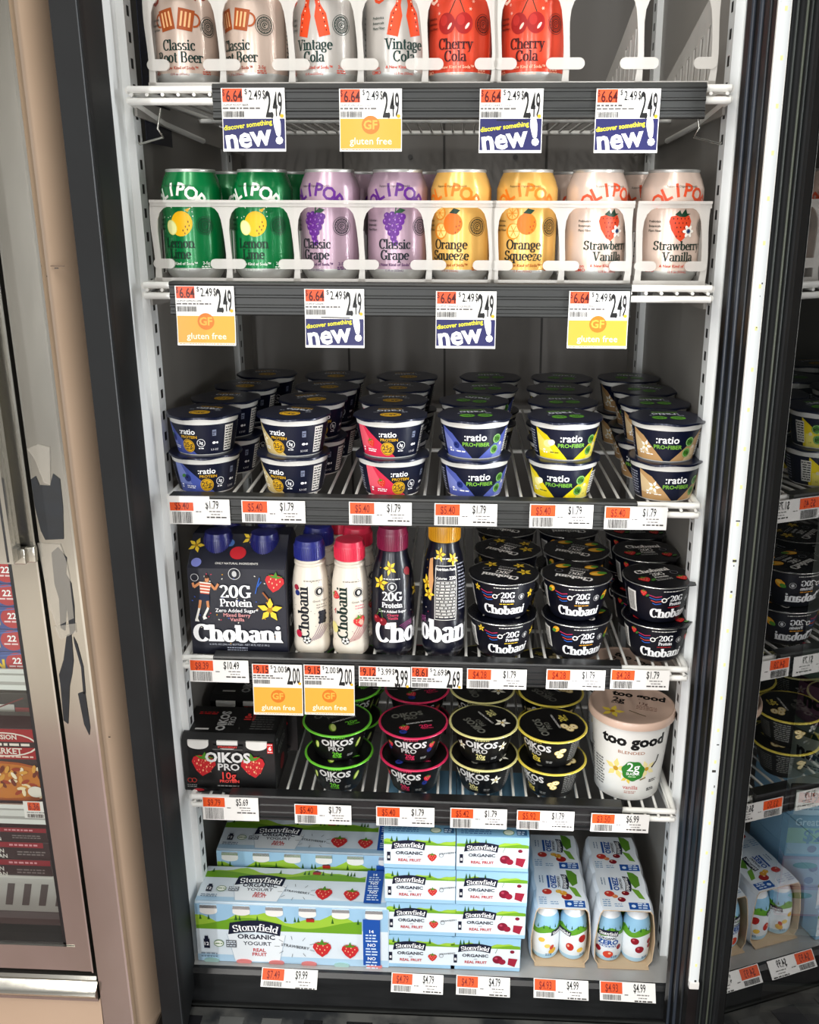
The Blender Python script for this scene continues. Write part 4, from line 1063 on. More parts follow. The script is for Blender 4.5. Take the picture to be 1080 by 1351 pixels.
def make_wbottle(k):
    berry = k == 'wberry'; t = thing('drink_bottle', '', 'bottle'); m = mat('#e5ddd0', .33, 0, .2); cm = mat('#333a8c' if berry else '#e2415f', .35, 0, .1)
    b = MB(); b.rev([(0, .003), (.018, .002), (.0205, 0)] + WPRO + [(.0176, .1145), (.0190, .1155), (.0190, .1185), (.0170, .1195), (.0170, .122)], m, 56)
    A = Art(); ink_ = '#1e3a33' if not berry else '#20262e'
    A.serif('Chobani', -.0005, .0565, .0150, ink_, wt=.21, rot=90, sx=1.06)
    R = random.Random(4 if berry else 9)
    for i in range(26): A.ell(R.uniform(-.034, .034), R.uniform(.018, .105), .0006, .0005, '#4a3f46' if berry else '#8a4a52', R.uniform(0, 90), 6)
    for r, c in ((.0062, '#20242c'), (.0056, '#e5ddd0'), (.0050, '#20242c')): A.ell(.0135, .084, r, r, c, n=18)
    A.ell(.0135, .084, .0022, .003, '#e5ddd0', n=10)
    A.dashes(-.006, .018, (.0975,), .0012, '#9a948b', 3); A.sans('Greek Yogurt', .0155, .0705, .0026, '#7d776e', al='c', bold=.3); A.dashes(.009, .022, (.066, .0625), .0012, '#a59c90' if berry else '#e08a98', 4)
    if berry:
        A.ell(-.016, .089, .0036, .0036, '#a8324a'); A.ell(-.0145, .082, .0036, .0036, '#33417f'); 
        for i in range(5):
            for j in range(3): A.ell(.0165+(j-1)*.0034+(i % 2)*.001, .043+i*.0034, .0022, .0022, '#1d2030', n=8)
        A.ell(-.014, .028, .0042, .005, '#c42f50', 10)
    else:
        strawberry(A, -.016, .079, .0062, '#d8434f', 70); A.line([(-.019, .058), (-.016, .062), (-.017, .055)], .0009, '#c0444f'); strawberry(A, .0145, .046, .0088, '#d9454a', 15); A.ell(.0165, .0445, .003, .004, '#f2b8a6', 15)
        A.ell(-.019, .036, .0055, .0075, '#e9df9c', 20)
    for i in range(6): A.line([(.0000+.0025*i, .019+.0006*i), (.006+.0030*i, .027+.0008*i), (.0135+.0028*i, .042-.001*i)], .0006, '#7d4a76' if berry else '#b04a62')
    ball(A, -.0035, .0205, .0052)
    A.dashes(.030, .055, [.02+.0055*i for i in range(14)], .0016, '#8a8479', 8); A.dashes(-.06, -.034, [.02+.0055*i for i in range(14)], .0016, '#8a8479', 9)
    b.art(A, Round(WPRO, .0224, 56)); b.build('bottle', t)
    c = cap_mb(.0186, .0235, cm); c.build('cap', t, (0, 0, .1225), label='%s screw cap' % ('navy blue' if berry else 'coral red'))
    return t
DPRO = [(.0240, .003), (.0262, .008), (.0266, .014), (.0258, .018), (.0262, .030), (.0266, .060), (.0264, .088), (.0255, .100), (.0228, .115), (.0196, .126)]
def make_dbottle(k):
    ch = k == 'dcherry'; t = thing('drink_bottle', '', 'bottle'); m = mat('#15172a', .3, 0, .3); cm = mat('#8e2450' if ch else '#d9a52a', .35, 0, .1)
    b = MB(); b.rev([(0, .004), (.019, .003), (.0225, 0)] + DPRO + [(.0182, .131), (.0182, .136)], m, 60)
    A = Art(); R = random.Random(6)
    for i in range(34): A.ell(R.uniform(-.07, .07), R.uniform(.012, .118), .0007, .0006, R.choice(['#c94a6a', '#e6e2da', '#4a6ac0', '#e2b62c']), R.uniform(0, 90), 6)
    A.serif('Chobani', -.0235, .0205, .0270, '#ffffff', al='l', wt=.25, sx=.95)
    A.serif('20G', -.001, .076, .0115, '#ffffff', wt=.2); A.serif('Protein', -.001, .067, .0066, '#ffffff', wt=.2); A.sans('Zero Added Sugar', -.001, .0605, .0032, '#ffffff', bold=.4)
    c = '#e05a78' if ch else '#f0cf5a'
    if ch: A.sans('Cherry', 0, .0558, .0032, c, bold=.4); A.sans('Vanilla', 0, .0516, .0032, c, bold=.4)
    else: A.sans('Vanilla', 0, .0548, .0034, c, bold=.4)
    A.ring(-.001, .094, .0058, .0008, '#cfcfcf', 18); A.ell(-.001, .094, .0022, .003, '#cfcfcf', n=10); A.dashes(-.012, .010, (.103,), .0012, '#e8e6e0', 3)
    flower(A, -.016, .098, .0105, rot=10); flower(A, -.004, .117, .0095, rot=40)
    if ch:
        for x, y in ((-.021, .050), (-.0125, .048)): A.ell(x, y, .0052, .0052, '#8f1c2e'); A.ell(x-.0015, y+.0016, .0013, .0017, '#d96a74', n=8)
        A.line([(-.021, .055), (-.015, .065), (-.0125, .053)], .0007, '#5d8a3c'); flower(A, .034, .085, .009, rot=5)
        A.ell(.020, .112, .005, .005, '#8f1c2e')
    else: flower(A, -.021, .050, .009, rot=12); flower(A, .027, .090, .010, rot=33)
    for i in range(4): A.line([(.008+.002*i, .043-.0018*i), (.016+.001*i, .047-.0014*i), (.026, .049-.002*i)], .0006, '#a24a8a')
    # back: facts panel and writing
    x0 = .070 if ch else -.049
    A.rect(-x0-.0105+.0, .048, -x0+.0155, .112, '#e6e4de'); A.rect(-x0-.0098, .0487, -x0+.0148, .1113, '#15172a'); 
    A.sans('Nutrition Facts', -x0+.0025, .1065, .0030, '#f4f3ef', bold=.8); A.sans('Calories', -x0-.0090, .0965, .0026, '#f4f3ef', al='l', bold=.6); A.sans('220', -x0+.0142, .0965, .0036, '#f4f3ef', al='r', bold=.8)
    for i in range(12): A.line([(-x0-.0092, .0945-i*.0037), (-x0+.0142, .0945-i*.0037)], .0004, '#d8d6d0'); A.dashes(-x0-.0088, -x0+.0138, (.0918-i*.0037,), .0016, '#d8d6d0', 10+i)
    A.dashes(-x0+.018, -x0+.030, [.06+.004*i for i in range(14)], .0014, '#a9acb8', 8); A.dashes(-x0-.014, -x0+.020, (.119,), .0014, '#e8e6e0', 5)
    if not ch: flower(A, -x0-.006, .124, .0085, rot=5); flower(A, -x0+.012, .119, .008, rot=50); A.poly([(-x0-.020, .118), (-x0-.0155, .120), (-x0-.012, .095), (-x0-.0145, .070), (-x0-.019, .095)], '#d9a878'); flower(A, -x0-.018, .078, .008)
    b.art(A, Round(DPRO, .0264, 60)); b.build('bottle', t)
    cap_mb(.0186 if ch else .0190, .027, cm).build('cap', t, (0, 0, .1365), label='%s screw cap' % ('magenta' if ch else 'yellow'))
    return t
BT = {}; ZB4 = .7702; GB = 'drink bottles on the fourth shelf'
for k, px, Y, rot, lb in (('wberry', 410, .038, 2, 'white yogurt drink bottle with navy cap at the front of the fourth shelf'),
                          ('wberry', 421, .090, 28, 'white yogurt drink bottle with navy cap, behind the front navy capped bottle'),
                          ('wstraw', 462, .038, -2, 'white yogurt drink bottle with coral red cap at the front of the fourth shelf'),
                          ('wstraw', 472, .090, 20, 'white yogurt drink bottle with red cap, directly behind the front red capped one'),
                          ('wstraw', 449, .140, -15, 'white yogurt drink bottle with red cap, third back between the navy and red capped bottles')):
    p = at_y(px, 790 if Y < .06 else 735, Y); place(BT, k, make_wbottle, lb, (p.x, Y, ZB4), radians(rot), GB)
p = at_y(518, 790, .040); place(BT, 'dcherry', make_dbottle, 'dark cherry vanilla drink bottle with magenta cap on the fourth shelf', (p.x, .040, ZB4), radians(4), GB)
p = at_y(585, 790, .040); place(BT, 'dvan', make_dbottle, 'dark drink bottle with yellow cap showing its nutrition facts panel', (p.x, .040, ZB4), radians(-106), GB).scale.z = 1.09

# ------------------------------------------------------------------ dark four bottle carrier
def runner(A, x, y, k):
    """printed figure of a runner: striped jersey, dark shorts, white socks"""
    A.at(x, y, -6, k, .74)
    sk = '#d99a6c'
    A.ell(.1, .92, .085, .1, sk); A.ell(.08, 1.0, .09, .05, '#3a2418')
    A.poly([(-.2, .82), (.28, .82), (.22, .42), (-.14, .42)], '#f3e9dc')
    for i in range(4): A.poly([(-.185+.012*i, .77-.1*i), (.27-.014*i, .77-.1*i), (.262-.014*i, .72-.1*i), (-.18+.012*i, .72-.1*i)], '#d9643c')
    A.line([(-.18, .78), (-.42, .62), (-.48, .76)], .09, sk); A.line([(.26, .78), (.46, .62), (.58, .82)], .09, sk)
    A.poly([(-.15, .44), (.23, .44), (.27, .2), (.06, .2), (.03, .28), (-.02, .16), (-.22, .2)], '#20304e')
    A.line([(-.12, .22), (-.15, -.05)], .11, sk); A.line([(.17, .22), (.22, .0)], .11, sk)
    A.line([(-.15, -.05), (-.24, -.42)], .09, '#f2f0ea'); A.line([(.22, .0), (.06, -.32)], .09, '#f2f0ea'); A.poly([(-.30, -.42), (-.18, -.40), (-.12, -.50), (-.30, -.50)], '#f2f0ea'); A.poly([(0, -.32), (.1, -.28), (.2, -.36), (.05, -.42)], '#f2f0ea')
    A.home()
x0 = at_y(254, 860, .012).x; x1 = at_y(380, 860, .012).x; W = x1 - x0
t = thing('bottle_carrier', 'dark four bottle carton with navy caps and a printed runner, fourth shelf', 'bottle pack', (x0, .012, ZB4))
s = MB(); H1, H2, D = .114, .146, .104; mk = mat('#171b30', .42, 0, .1)
s.prism([(0, 0), (D, 0), (D, H1), (D*.66, H2), (D*.36, H2), (0, H1)], 'x', 0, W, mk, smooth=5, bev=.001)
A = Art(); R = random.Random(8)
for i in range(46): A.at(R.uniform(.004, W-.004), R.uniform(.012, H1-.004), R.uniform(0, 180)); A.rect(-.0009, -.0006, .0009, .0006, R.choice(['#c9465e', '#e8e4da', '#4a6ac0', '#d9a52a'])); A.home()
runner(A, .0175, .064, .040)
A.serif('20G', .0585, .077, .0165, '#ffffff', wt=.2, sx=1.1); A.serif('Protein', .0585, .0655, .0100, '#ffffff', wt=.2, sx=1.05); A.sans('Zero Added Sugar*', .059, .0580, .0046, '#ffffff', bold=.3); A.sans('Mixed Berry', .059, .0520, .0046, '#e8a9a9', bold=.5); A.sans('Vanilla', .059, .0462, .0046, '#e8a9a9', bold=.5)
A.serif('Chobani', W/2-.001, .0185, .0225, '#ffffff', wt=.27, sx=1.08); A.sans('4-10 FL OZ (296 mL) BOTTLES - NET 40 FL OZ (1.18 L)', W/2, .0135, .0022, '#cfd2dc'); A.dashes(.045, .070, (.0098, .0068), .0012, '#b8bccb', 4)
A.line([(.083, .083), (.086, .095), (.089, .104), (.086, .092), (.091, .099)], .0012, '#3a6fc0'); strawberry(A, .107, .098, .013, '#cf3a3f', -10); A.line([(.092, .085), (.100, .074), (.104, .063)], .002, '#a86a3c'); flower(A, .100, .062, .016, rot=15)
A.ring(.0585, .1085, .0075, .0008, '#cfcfcf', 18); A.ell(.0585, .1085, .003, .004, '#cfcfcf', n=10); A.ring(.0095, .103, .005, .0007, '#cfcfcf', 14)
for x in (.034, .082): A.ell(x, .0042, .012, .0036, '#0d1020', n=18)
s.art(A, Flat((0, 0, 0), (1, 0, 0), (0, 0, 1), .0003))
A = Art(); A.sans('ONLY NATURAL INGREDIENTS', W/2, .006, .0026, '#e2e0da', bold=.6); A.ell(.0105, .008, .0062, .0062, '#8b92d0'); flower(A, .007, .032, .011, '#f2d34a'); A.ell(.060, .022, .010, .009, '#c9343e'); A.ell(.049, .036, .005, .005, '#5b7fb6'); flower(A, .073, .043, .011)
v = Vector((0, D*.36, H2-H1)).normalized(); s.art(A, Flat((0, 0, H1), (1, 0, 0), v, .0003))
A = Art(); A.serif('Chobani', D/2, .03, .014, '#ffffff', wt=.27); A.dashes(.02, .08, [.06+.005*i for i in range(6)], .002, '#9aa0b4', 4); s.art(A, Flat((W, 0, 0), (0, 1, 0), (0, 0, 1), .0003))
s.build('carton', t)
navycap = mat('#2b2f78', .32, 0, .2)
for x in (W*.27, W*.75):
    for y in (.034, .078):
        b = MB(); b.rev([(.0155, 0), (.0155, .018), (.0175, .0185)], mat('#20253f', .35), 32); bt = b.build('bottle', t, (x, y, .1075), label='bottle neck rising out of the carton')
        cap_mb(.0178, .025, navycap).build('cap', bt, (0, 0, .018), label='navy blue screw cap')

# ------------------------------------------------------------------ black six packs on the fifth shelf
def make_sixpack(_):
    t = thing('yogurt_multipack', '', 'yogurt pack'); W, H, D = .1215, .081, .088; m = mat('#131314', .38, 0, .15); s = MB()
    s.prism([(.001, 0), (D-.001, 0), (D, H*.9), (D-.010, H), (.010, H), (0, H-.006), (-.0004, H*.5)], 'x', 0, W, m, smooth=5, bev=.001)
    A = Art()
    for x, a in ((.0275, -8), (.0925, 8)):
        strawberry(A, x, .040, .0175, '#c8323a', a)
        R = random.Random(3)
        for i in range(24): A.ell(x+R.uniform(-.012, .012), .040+R.uniform(-.012, .008), .0005, .0008, '#f0b08a', n=6)
    A.sans('OIKOS', W/2-.0006, .0455, .0135, '#dedddb', bold=1.3); A.sans('PRO', W/2, .0335, .0095, '#d2d1cf', bold=.7, sx=1.1); A.sans('10g', W/2, .0205, .0100, '#e2544e', bold=.5); A.sans('PROTEIN', W/2, .0152, .0040, '#e2544e', bold=.9, sx=1.1)
    A.rect(.041, .0655, .080, .0700, '#1d1d1e'); A.sans('STRAWBERRY', W/2, .0663, .0028, '#e2544e', bold=.6); A.line([(.041, .0640), (.080, .0640)], .0006, '#8a8a88')
    A.dashes(.045, .075, (.0095,), .0016, '#8e8e8c', 3); A.ring(.009, .0175, .0035, .0008, '#c04a40', 12); A.ring(.0145, .0175, .0035, .0008, '#c04a40', 12); A.dashes(.005, .018, (.010, .0075), .0011, '#9a9a98', 4)
    A.rect(W-.0095, .060, W-.0020, .0745, '#cf3a3a'); A.sans('6', W-.0058, .0645, .0055, '#ffffff', bold=.8); A.dashes(W-.0088, W-.003, (.0615, .072), .001, '#ffffff', 4)
    for x in (.022, .060, .098): A.ell(x, .0035, .013, .0036, '#2a2a2b', n=18); A.ell(x-.002, .0035, .007, .002, '#b8323c' if x < .03 else '#3a3a3c', n=12)
    s.art(A, Flat((0, 0, 0), (1, 0, 0), (0, 0, 1), .0006))
    A = Art(); A.at(.052, .030, 90); A.sans('OIKOS', 0, 0, .0115, '#b9b8b6', bold=1.2); A.sans('PRO', 0, -.010, .008, '#a9a8a6', bold=.6); A.sans('10g', .012, -.030, .009, '#d84a44', bold=1); A.sans('PROTEIN', .012, -.035, .0032, '#d84a44', bold=.8); A.home()
    A.dashes(.01, .035, (.050, .046), .0022, '#cf3a3a', 4); A.rect(.014, .006, .032, .010, '#d8d6d2'); A.dashes(.085, .115, [.01+i*.006 for i in range(8)], .002, '#6a6a68', 5)
    s.art(A, Flat((0, .010, H), (1, 0, 0), (0, 1, 0), .0004))
    A = Art(); A.sans('OIKOS', D/2, .045, .011, '#a5a4a2', bold=1.2); A.ell(D/2, .022, .014, .010, '#b8323c'); A.dashes(.01, .07, (.065, .07), .002, '#8a8a88', 5)
    s.art(A, Flat((W, 0, 0), (0, 1, 0), (0, 0, 1), .0004)); s.build('carton', t)
    wm = mat('#e6e4df', .3, 0, .1)
    for x in (.022, .060, .098):
        c = MB(); q = [(x+.0135*cos(radians(a)), .0695+.0065*sin(radians(a))) for a in range(180, 361, 15)] + [(x+.0135, .0755), (x-.0135, .0755)]
        c.prism(q, 'y', -.0018, .012, wm, smooth=40); c.build('bottle_shoulder', t, label='white bottle shoulder showing through the carton')
    return t
SP = {}
p = at_y(243, 1040, .012)
place(SP, 's', make_sixpack, 'black strawberry six pack carton at the front left of the fifth shelf', (p.x, .014, .5712), 0, 'black six packs on the fifth shelf')
place(SP, 's', make_sixpack, 'black six pack carton standing behind the front six pack, fifth shelf', (p.x+.012, .118, .5712), 0, 'black six packs on the fifth shelf')

# ------------------------------------------------------------------ bottom deck: pale blue drinkable yogurt cartons
SKY, HILL, HILL2 = '#9fc6df', '#7fae35', '#a9cc4e'
def hills(A, x0, x1, y, h, seed=1, barn=True):
    R = random.Random(seed); n = 24
    top = [(x0+(x1-x0)*i/n, y+h*(.55+.28*sin(i*.55+seed)+.15*sin(i*1.3))) for i in range(n+1)]
    A.poly(top + [(x1, y-h*.3), (x0, y-h*.3)], HILL2)
    top2 = [(x0+(x1-x0)*i/n, y+h*(.18+.3*sin(i*.38+2+seed))) for i in range(n+1)]
    A.poly(top2 + [(x1, y-h*.35), (x0, y-h*.35)], HILL)
    for i in range(int((x1-x0)/.02)):
        x = R.uniform(x0+.004, x1-.004); A.poly([(x-.0018, y+h*.3), (x+.0018, y+h*.3), (x, y+h*.3+.009)], '#3f6f2c')
    if barn: bx = x0+(x1-x0)*.69; A.rect(bx-.005, y+h*.35, bx+.006, y+h*.35+.005, '#b5382f'); A.poly([(bx-.006, y+h*.35+.005), (bx+.007, y+h*.35+.005), (bx+.0005, y+h*.35+.009)], '#5c4a46')
def plate(A, x, y, w, col='#20263f'):
    """navy name plate with the arched creamery name"""
    h = w*.27; n = 12
    P = [(x-w/2+w*i/n, y+h*.5+h*.28*sin(pi*i/n)) for i in range(n+1)] + [(x+w/2-w*i/n-(w*.04), y-h*.5+h*.28*sin(pi*i/n)) for i in range(n+1)]
    A.poly(P, col); A.serif('Stonyfield', x-.01*w, y-h*.20+h*.1, h*.60, '#ffffff', wt=.16, sx=w*.84/(h*.60*serif_polys('Stonyfield', .16)[1]), arc=w*1.6)
def berry_mark(A, x, y, r, straw=True):
    if straw: strawberry(A, x, y, r, '#cf3f42')
    else: A.ell(x, y, r, r*.95, '#8f2440'); A.ell(x-r*.3, y+r*.3, r*.3, r*.25, '#c25a70', n=10); A.ell(x+r*.9, y-r*.5, r*.7, r*.66, '#a12c48')
def make_twelve(_):
    t = thing('yogurt_multipack', '', 'yogurt pack'); W, H, D = .2610, .0935, .076; m = mat('#cfdfea', .4, 0, .1); s = MB()
    s.prism([(0, 0), (D, 0), (D, H), (.004, H), (0, H-.003)], 'x', 0, W, m, smooth=5, bev=.0015)
    def panel(x0, y0, y1, big):
        A = Art(); h = y1-y0
        A.rect(.001, y0, W-.001, y1, '#dfe8ee'); A.rect(.001, y0, W-.001, y0+h*.12, '#b7d3e6')
        if big: A.rect(.001, y0+h*.62, W-.001, y1, '#a9cbe2'); hills(A, .001, W-.036, y0+h*.655, h*.26, 3)
        else: hills(A, .001, W-.036, y0+h*.76, h*.24, 5)
        k = h/.08 if big else h/.08*1.25
        cx = W*.315
        A.poly([(cx-.034*k, y0+h*.5), (cx+.034*k, y0+h*.5), (cx+.026*k, y0+.002), (cx-.026*k, y0+.002)], '#e9eef1'); A.line([(cx-.034*k, y0+h*.5), (cx-.026*k, y0+.002)], .0008, '#b9c8d4'); A.line([(cx+.034*k, y0+h*.5), (cx+.026*k, y0+.002)], .0008, '#b9c8d4')
        plate(A, cx, y0+h*.585, .060*k); A.sans('ORGANIC', cx, y0+h*.42, .0060*k, '#20263f', bold=1, sx=1.1); A.sans('YOGURT', cx+.001, y0+h*.31, .0050*k, '#20263f', bold=.5, sx=1.1); A.sans('REAL', cx+.003*k, y0+h*.20, .0045*k, '#c2363a', bold=.8); A.sans('FRUIT', cx+.003*k, y0+h*.125, .0045*k, '#c2363a', bold=.8)
        A.sans('STRAWBERRY', W*.515, y0+h*.29, .0036*k, '#3a3f48', bold=.3, rot=-8)
        for a in range(20, 360, 40): A.line([(W*.515+.018*k*cos(radians(a)), y0+h*.31+.010*k*sin(radians(a))), (W*.515+.024*k*cos(radians(a)), y0+h*.31+.015*k*sin(radians(a)))], .0005, '#3a3f48')
        berry_mark(A, W*.655, y0+h*.30, .0120*k); berry_mark(A, W*.800, y0+h*.28, .0110*k)
        A.rect(.0105, y0+h*.24, .0185, y0+h*.40, '#20263f'); A.rect(.0120, y0+h*.40, .0170, y0+h*.45, '#20263f'); A.sans('12', .0145, y0+h*.29, .0045*k, '#ffffff', bold=.6)
        A.ell(.031, y0+h*.33, .0068, .0056, '#6d8f5a'); A.ell(.031, y0+h*.33, .0058, .0046, '#eef2e8'); A.dashes(.026, .036, (y0+h*.32,), .0016, '#6d8f5a', 2); A.rect(.041, y0+h*.27, .055, y0+h*.39, '#6d7077'); A.dashes(.042, .054, (y0+h*.29, y0+h*.33, y0+h*.36), .0014, '#dfe8ee', 3); A.dashes(.006, .028, (y0+h*.09, y0+h*.14), .0016, '#7f93a5', 4)
        A.rect(W-.0345, y0+.004, W-.0115, y1 if not big else y1-h*.16, '#2c62b0')
        for i, q in enumerate(('14', 'NO', 'NO')):
            yy = y0+h*(.56-.235*i) if big else y0+h*(.78-.26*i); A.sans(q, W-.023, yy+.004*k, .0042*k, '#ffffff', bold=.6); A.dashes(W-.031, W-.015, (yy, yy-.004*k, yy-.008*k), .0017*k, '#dbe7f5', 4+i)
        return A
    s.art(panel(0, 0, H, True), Flat((0, 0, 0), (1, 0, 0), (0, 0, 1), .0004)); s.art(panel(0, 0, D-.006, False), Flat((0, .005, H), (1, 0, 0), (0, 1, 0), .0004))
    A = Art(); A.rect(.002, .002, D-.002, H-.002, '#bcd6e8'); hills(A, .002, D-.002, H*.6, .016, 2, False); plate(A, D/2, H*.4, .05); s.art(A, Flat((0, D, 0), (0, -1, 0), (0, 0, 1), .0003)); s.art(A, Flat((W, 0, 0), (0, 1, 0), (0, 0, 1), .0003))
    s.build('carton', t)
    foil = mat('#d5d6d6', .22, .75); wm = mat('#eceae6', .3)
    for i in range(6):
        x = W*(.075+.170*i)
        c = MB(); q = [(x+.0118*cos(radians(a)), H-.0115+.0050*sin(radians(a))) for a in range(180, 361, 15)] + [(x+.0112, H-.0015), (x-.0112, H-.0015)]
        c.prism(q, 'y', -.0016, .012, wm, smooth=40); fo = c.build('bottle_shoulder', t, label='white bottle shoulder in a cutout')
        c = MB(); c.prism([(x+.0118, H-.0060), (x+.0112, H-.0015), (x-.0112, H-.0015), (x-.0118, H-.0060)], 'y', -.0022, -.0014, foil); c.build('foil_seal', fo, label='silver foil seal')
        c = MB(); c.prism([(x+.0105*cos(radians(a)), .0018+.0038*sin(radians(a))) for a in range(0, 360, 20)], 'y', -.0022, .01, mat('#d98a88' if i in (1, 2, 3, 5) else '#a9c9c4', .3, 0, .2), smooth=40); c.build('bottle_base', t, label='tinted bottle base under the carton edge')
    return t
MP = {}; ZD = .3225
p = at_y(259, 1250, -.014)
GP = 'wide twelve packs on the bottom deck'
place(MP, 't', make_twelve, 'wide pale blue strawberry yogurt twelve pack at the front left of the bottom deck', (p.x+.0005, -.013, ZD), 0, GP)
place(MP, 't', make_twelve, 'wide pale blue twelve pack on top of the rear pair, bottom deck left', (p.x+.012, .069, ZD+.0220), 0, GP)
rs = MB(); rs.box(0, .262, 0, .075, 0, .0212, mat('#c4c9cc', .45), .001); o = rs.build('riser', None, (p.x+.0115, .0695, ZD)); tag(o, 'low pale riser under the rear twelve pack on the bottom deck', 'riser')
def make_eight(k):
    ch = k == 'cherry'; t = thing('yogurt_multipack', '', 'yogurt pack'); W, H, D = .0935, .0522, .150; s = MB(); m = mat('#9cc5de', .4, 0, .1)
    s.box(0, W, 0, D, 0, H, m, .0012)
    A = Art(); A.rect(.0006, .0006, W-.0006, H-.0006, '#e3ebf0'); A.rect(.0006, H*.70, W-.0006, H-.0006, '#a5cbe3'); A.rect(.0006, .0006, W-.0006, H*.12, '#a9cde4'); hills(A, .0006, W-.0006, H*.74, .0068, 4 if ch else 7, False)
    plate(A, W*.355, H*.66, .043); A.sans('ORGANIC', W*.355, H*.415, .0046, '#20263f', bold=1, sx=1.15); A.sans('with', W*.36, H*.335, .0018, '#20263f'); A.sans('REAL FRUIT', W*.365, H*.215, .0040, '#c2363a', bold=.9)
    A.rect(.0045, H*.22, .0090, H*.48, '#20263f'); A.sans('8', .0068, H*.29, .0042, '#ffffff', bold=.6)
    berry_mark(A, W*.675, H*.36, .0068, not ch)
    if ch: A.poly([(W*.83, H*.42), (W*.96, H*.40), (W*.92, H*.15), (W*.82, H*.22)], '#a8324a'); A.ell(W*.88, H*.62, .003, .0026, '#8f2440'); A.line([(W*.64, H*.56), (W*.67, H*.70)], .0006, '#4d7f3c')
    else: A.sans('STRAWBERRY', W*.89, H*.47, .0024, '#3a3f48', bold=.2, rot=8); A.ring(W*.80, H*.42, .003, .0005, '#3a3f48', 10)
    s.art(A, Flat((0, 0, 0), (1, 0, 0), (0, 0, 1), .0003))
    A = Art(); A.rect(.001, .001, W-.001, D-.001, '#8fbbd6'); A.dashes(.006, .045, (.005, .009, .013), .0018, '#3b6ea0', 3); A.ell(W*.72, .0095, .0075, .0060, '#5f8a50'); A.ell(W*.72, .0095, .0064, .0050, '#dfe8d6'); A.rect(W*.83, .004, W*.97, .015, '#3f6a8e'); A.dashes(W*.84, W*.96, (.006, .010), .002, '#d5e4f0', 4)
    s.art(A, Flat((0, 0, H), (1, 0, 0), (0, 1, 0), .0003)); s.build('carton', t)
    return t
cols = [('straw', 508, 'strawberry', [.0, .001, -.001, -.002]), ('cherry', 598, 'cherry', [-.005, .0, .0005, .0])]
lev = ['lowest', 'second from the bottom', 'third from the bottom', 'topmost']
for k, px, w, off in cols:
    p = at_y(px, 1278, -.013)
    for i in range(4): place(MP, k, make_eight, 'small pale blue %s yogurt carton, %s of its stack of four' % (w, lev[i]), (p.x+.0005+off[i]-.0022*i*0, -.0115+.0012*(i % 2), ZD+i*.0526), 0, 'small pale blue cartons on the bottom deck')

# ------------------------------------------------------------------ sleeved bottle packs, bottom right
BPRO = [(.0165, .002), (.0186, .008), (.0192, .024), (.0190, .045), (.0172, .060), (.0140, .070)]
def minibottle(parent, x, y, z, k, rot):
    b = MB(); b.rev([(0, .0025), (.012, .0015), (.0145, 0)] + BPRO + [(.0122, .073), (.0122, .079), (.0128, .0795), (.0, .080)], mat('#e9edf0', .3, 0, .2), 40)
    A = Art(); W = pi*.0188
    A.rect(-W, .004, W, .046, '#e9eff2'); A.rect(-W, .046, W, .069, '#9fc9e2'); A.rect(-W, .0025, W, .010, '#b5d6e8')
    n = 30; A.poly([(-W+2*W*i/n, .053+.0035*sin(i*.9)) for i in range(n+1)] + [(W-2*W*i/n, .044+.002*sin(i*.6)) for i in range(n+1)], '#6fa83a')
    for i in range(14): x_ = -W+2*W*i/14; A.poly([(x_-.0012, .052), (x_+.0012, .052), (x_, .058)], '#2f6a3a')
    if k == 0: A.ell(-.002, .034, .0045, .0036, '#e9c65a', 20); A.ell(.006, .0245, .004, .0033, '#efd27a'); A.ell(.013, .016, .0058, .0042, '#d8b04a', 40); A.ell(.012, .022, .004, .0025, '#c9503a', 60); plate(A, .024, .044, .026)
    elif k == 1: A.ell(.007, .036, .0056, .0062, '#b5302c', 30); A.ell(-.010, .024, .0052, .0062, '#c23a30', 10); A.ell(.004, .0185, .0046, .0038, '#e8c45c'); A.ell(-.012, .0255, .0016, .002, '#f0b9a4', n=8); plate(A, -.022, .044, .026)
    elif k == 2: plate(A, -.001, .0465, .029); A.sans('ORGANIC', -.001, .0385, .0034, '#20263f', bold=.8); A.sans('ZERO', -.001, .0305, .0068, '#2360a8', bold=1.3, sx=1.1); A.rect(-.012, .0262, .010, .0288, '#2360a8'); A.dashes(-.011, .009, (.0267,), .0014, '#e9eff2', 3); A.ell(.0, .0145, .0068, .0058, '#d5533c'); A.ell(.002, .0165, .002, .0018, '#f3c3a2', n=8); A.ell(-.014, .021, .0042, .0045, '#9c2436'); A.ell(.0145, .025, .0036, .004, '#9c2436')
    else:
        for a, b2, r in ((-.007, .037, .0055), (.0, .024, .0058), (.0145, .034, .004), (.015, .026, .0034)): A.ell(a, b2, r, r*.95, '#9c2436'); A.ell(a-r*.3, b2+r*.3, r*.3, r*.25, '#cf6a74', n=8)
    A.dashes(.004, .014, (.0105, .0085), .0012, '#5f7f9a', 4)
    b.art(A, Round(BPRO, .0188, 40)); o = b.build('bottle', parent, (x, y, z), rot); return o
